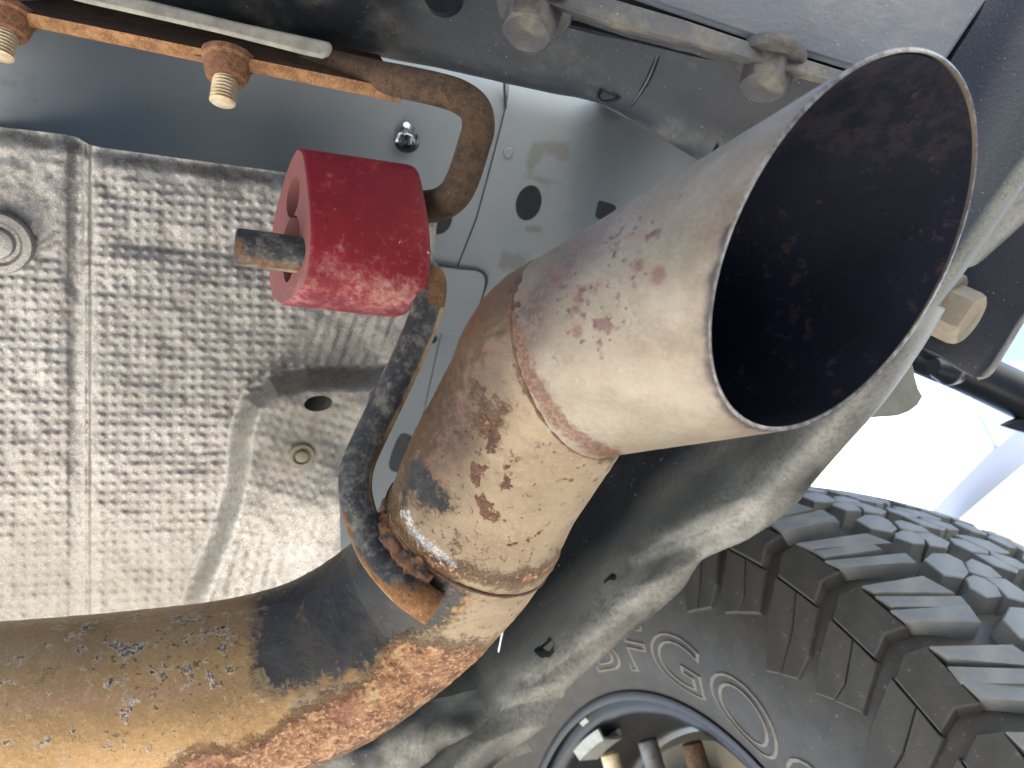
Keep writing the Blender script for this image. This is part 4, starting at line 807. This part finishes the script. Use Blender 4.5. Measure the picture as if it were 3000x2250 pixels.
# moulded outline lettering
def arc_text(txt, th0, rmid, size, spacing, xs=1.55):
    cu = bpy.data.curves.new('lettering', 'FONT'); cu.body = txt; cu.size = size; cu.fill_mode = 'NONE'; cu.bevel_depth = .0010; cu.bevel_resolution = 1; cu.space_character = spacing; cu.resolution_u = 5
    to = link(bpy.data.objects.new('lettering', cu)); bpy.context.view_layer.update()
    me = bpy.data.meshes.new_from_object(to.evaluated_get(bpy.context.evaluated_depsgraph_get())); bpy.data.objects.remove(to)
    vv = np.zeros(len(me.vertices) * 3); me.vertices.foreach_get('co', vv); vv = vv.reshape(-1, 3); ff = [list(p.vertices) for p in me.polygons]
    r = rmid + (vv[:, 1] - size * .35); th = th0 + sgn * vv[:, 0] * xs / rmid
    hi = arc < -.12; ra, la = fd[hi, 1], fd[hi, 0]; od = np.argsort(ra); lat = np.interp(r, ra[od], la[od]) - .0002 - vv[:, 2]
    build('sidewall_lettering', G().add(tyre_pt(th, lat, r), ff), M['letter'], tyre, smooth=True)
qa = np.linspace(0, 2 * math.pi, 1440); ql_ = px(tyre_pt(qa, np.full(1440, -.1425), np.full(1440, .272)))
thB = qa[int(np.argmin(np.linalg.norm(ql_ - np.array([1690, 1905]), axis=1)))]
arc_text('BFGOODRICH', thB, .272, .058, 1.06)
# wheel rim, weight, backing plate, hub hardware
rp = [(-.108, .226), (-.111, .231), (-.109, .235), (-.104, .234), (-.102, .227), (-.098, .216), (-.085, .212), (-.05, .205), (.0, .200), (.06, .198), (.10, .21)]
V, f = lathe_t(spline(np.array(rp), 60), 160); rim = build('rim', G().add(V.reshape(-1, 3), f), M['rimblk'], wh, flat_angle=math.radians(50))
V, f = lathe_t([(-.02, .198), (-.028, .19), (-.030, .12), (-.05, .10), (-.052, .02)], 96); build('backing_plate', G().add(V.reshape(-1, 3), f), M['plate'], wh)
qr = px(tyre_pt(qa, np.full(1440, -.100), np.full(1440, .212))); tw = qa[int(np.argmin(np.linalg.norm(qr - np.array([1712, 2150]), axis=1)))]
for (da, r, hgt, wd) in ((0., .2085, .007, .050), (.02 * sgn, .224, .0025, .012)):
    th = tw + np.linspace(-wd / 2, wd / 2, 8) / .21 + da; V = np.array([tyre_pt(th, np.full(8, la), np.full(8, rr)) for la, rr in ((-.078, r + .002), (-.079, r - hgt), (-.100, r - hgt), (-.104, r + .003))])
    g = G(); g.sheet(V, .003); build('wheel_weight', g, M['lead'], rim, bevel=.001)
qr = px(tyre_pt(qa, np.full(1440, -.06), np.full(1440, .13)))
tk_ = qa[int(np.argmin(np.linalg.norm(qr - np.array([1900, 2230]), axis=1)))]
def blob(th0, r0_, r1_, la0, la1, wd, mat, name, par):
    th = th0 + np.linspace(-wd, wd, 10); V = []
    for rr, la in ((r0_, la0 + .03), (r0_, la1), (.5 * (r0_ + r1_), la1 - .004), (r1_, la1), (r1_, la0 + .03)): V.append(tyre_pt(th, np.full(10, la), np.full(10, rr)))
    build(name, G().sheet(np.array(V), .004), mat, par, bevel=.002)
blob(tk_ + .05 * sgn, .085, .165, -.04, -.075, .30, M['rimblk'], 'brake_caliper', wh)
for (x, y, mt) in ((1912, 2225, M['steel']), (2045, 2240, M['rustrod']), (1800, 2262, M['stud'])):
    p = W(x, y, np.linalg.norm(TC - CAM) * .0 + .66); p = p - AX * 0
    dpt = ((TC - AX * .10 - CAM) @ AX) / ((W(x, y, 1.) - CAM) @ AX); p = CAM + (W(x, y, 1.) - CAM) * dpt
    ax = M3 @ np.array([.2, .75, -.3]); ax /= np.linalg.norm(ax)
    build('caliper_bolt', G().tube(np.linspace(p - ax * .014, p + ax * .02, 8), .0085, 16, True, .002), mt, wh)

# ================================================================== house seen past the wheel
hs = thing('house', 'white house wall and pale eave seen between the tyre and the black bar', 'house', (5., .5, 0.))
def onX(P_, X): r = W(P_[:, 0], P_[:, 1], 1.) - CAM; return CAM + r * (X / r[:, 0])[:, None]
def onZ(P_, Z): r = W(P_[:, 0], P_[:, 1], 1.) - CAM; return CAM + r * ((Z - CAM[2]) / r[:, 2])[:, None]
def quad(pts, X, d, name, mat): build(name, G().prism(onX(np.array(pts, float), X), np.array(d, float)), mat, hs, smooth=False)
def flat(pts, Z, name, mat): build(name, G().prism(onZ(np.array(pts, float), Z), np.array([0, 0, .02])), mat, hs, smooth=False)
quad([(2100, 1000), (2760, 1060), (2894, 1320), (2735, 1485), (2500, 1720), (2100, 1700)], 5., (.02, 0, 0), 'wall', M['white'])
flat([(2762, 1060), (2772, 1060), (2912, 1312), (2898, 1326)], 3.16, 'fascia', M['softgrey'])
flat([(2782, 1060), (3100, 1060), (3100, 1130), (3000, 1240), (2925, 1308)], 3.2, 'soffit', M['palegrey'])
flat([(2735, 1490), (2896, 1325), (2940, 1296), (3010, 1222), (3120, 1100), (3300, 1180), (3000, 1370), (2820, 1515), (2760, 1580)], 3.3, 'skylit_band', M['paleblue'])  # blue put into the paint for skylight on a shaded band
quad([(2800, 1530), (2990, 1370), (3100, 1290), (3200, 1300), (3100, 1420), (2880, 1600)], 5.4, (.02, 0, 0), 'gable', M['white'])
flat([(2900, 1560), (3100, 1410), (3300, 1450), (3000, 1760)], 3.0, 'rake_board', M['beige'])
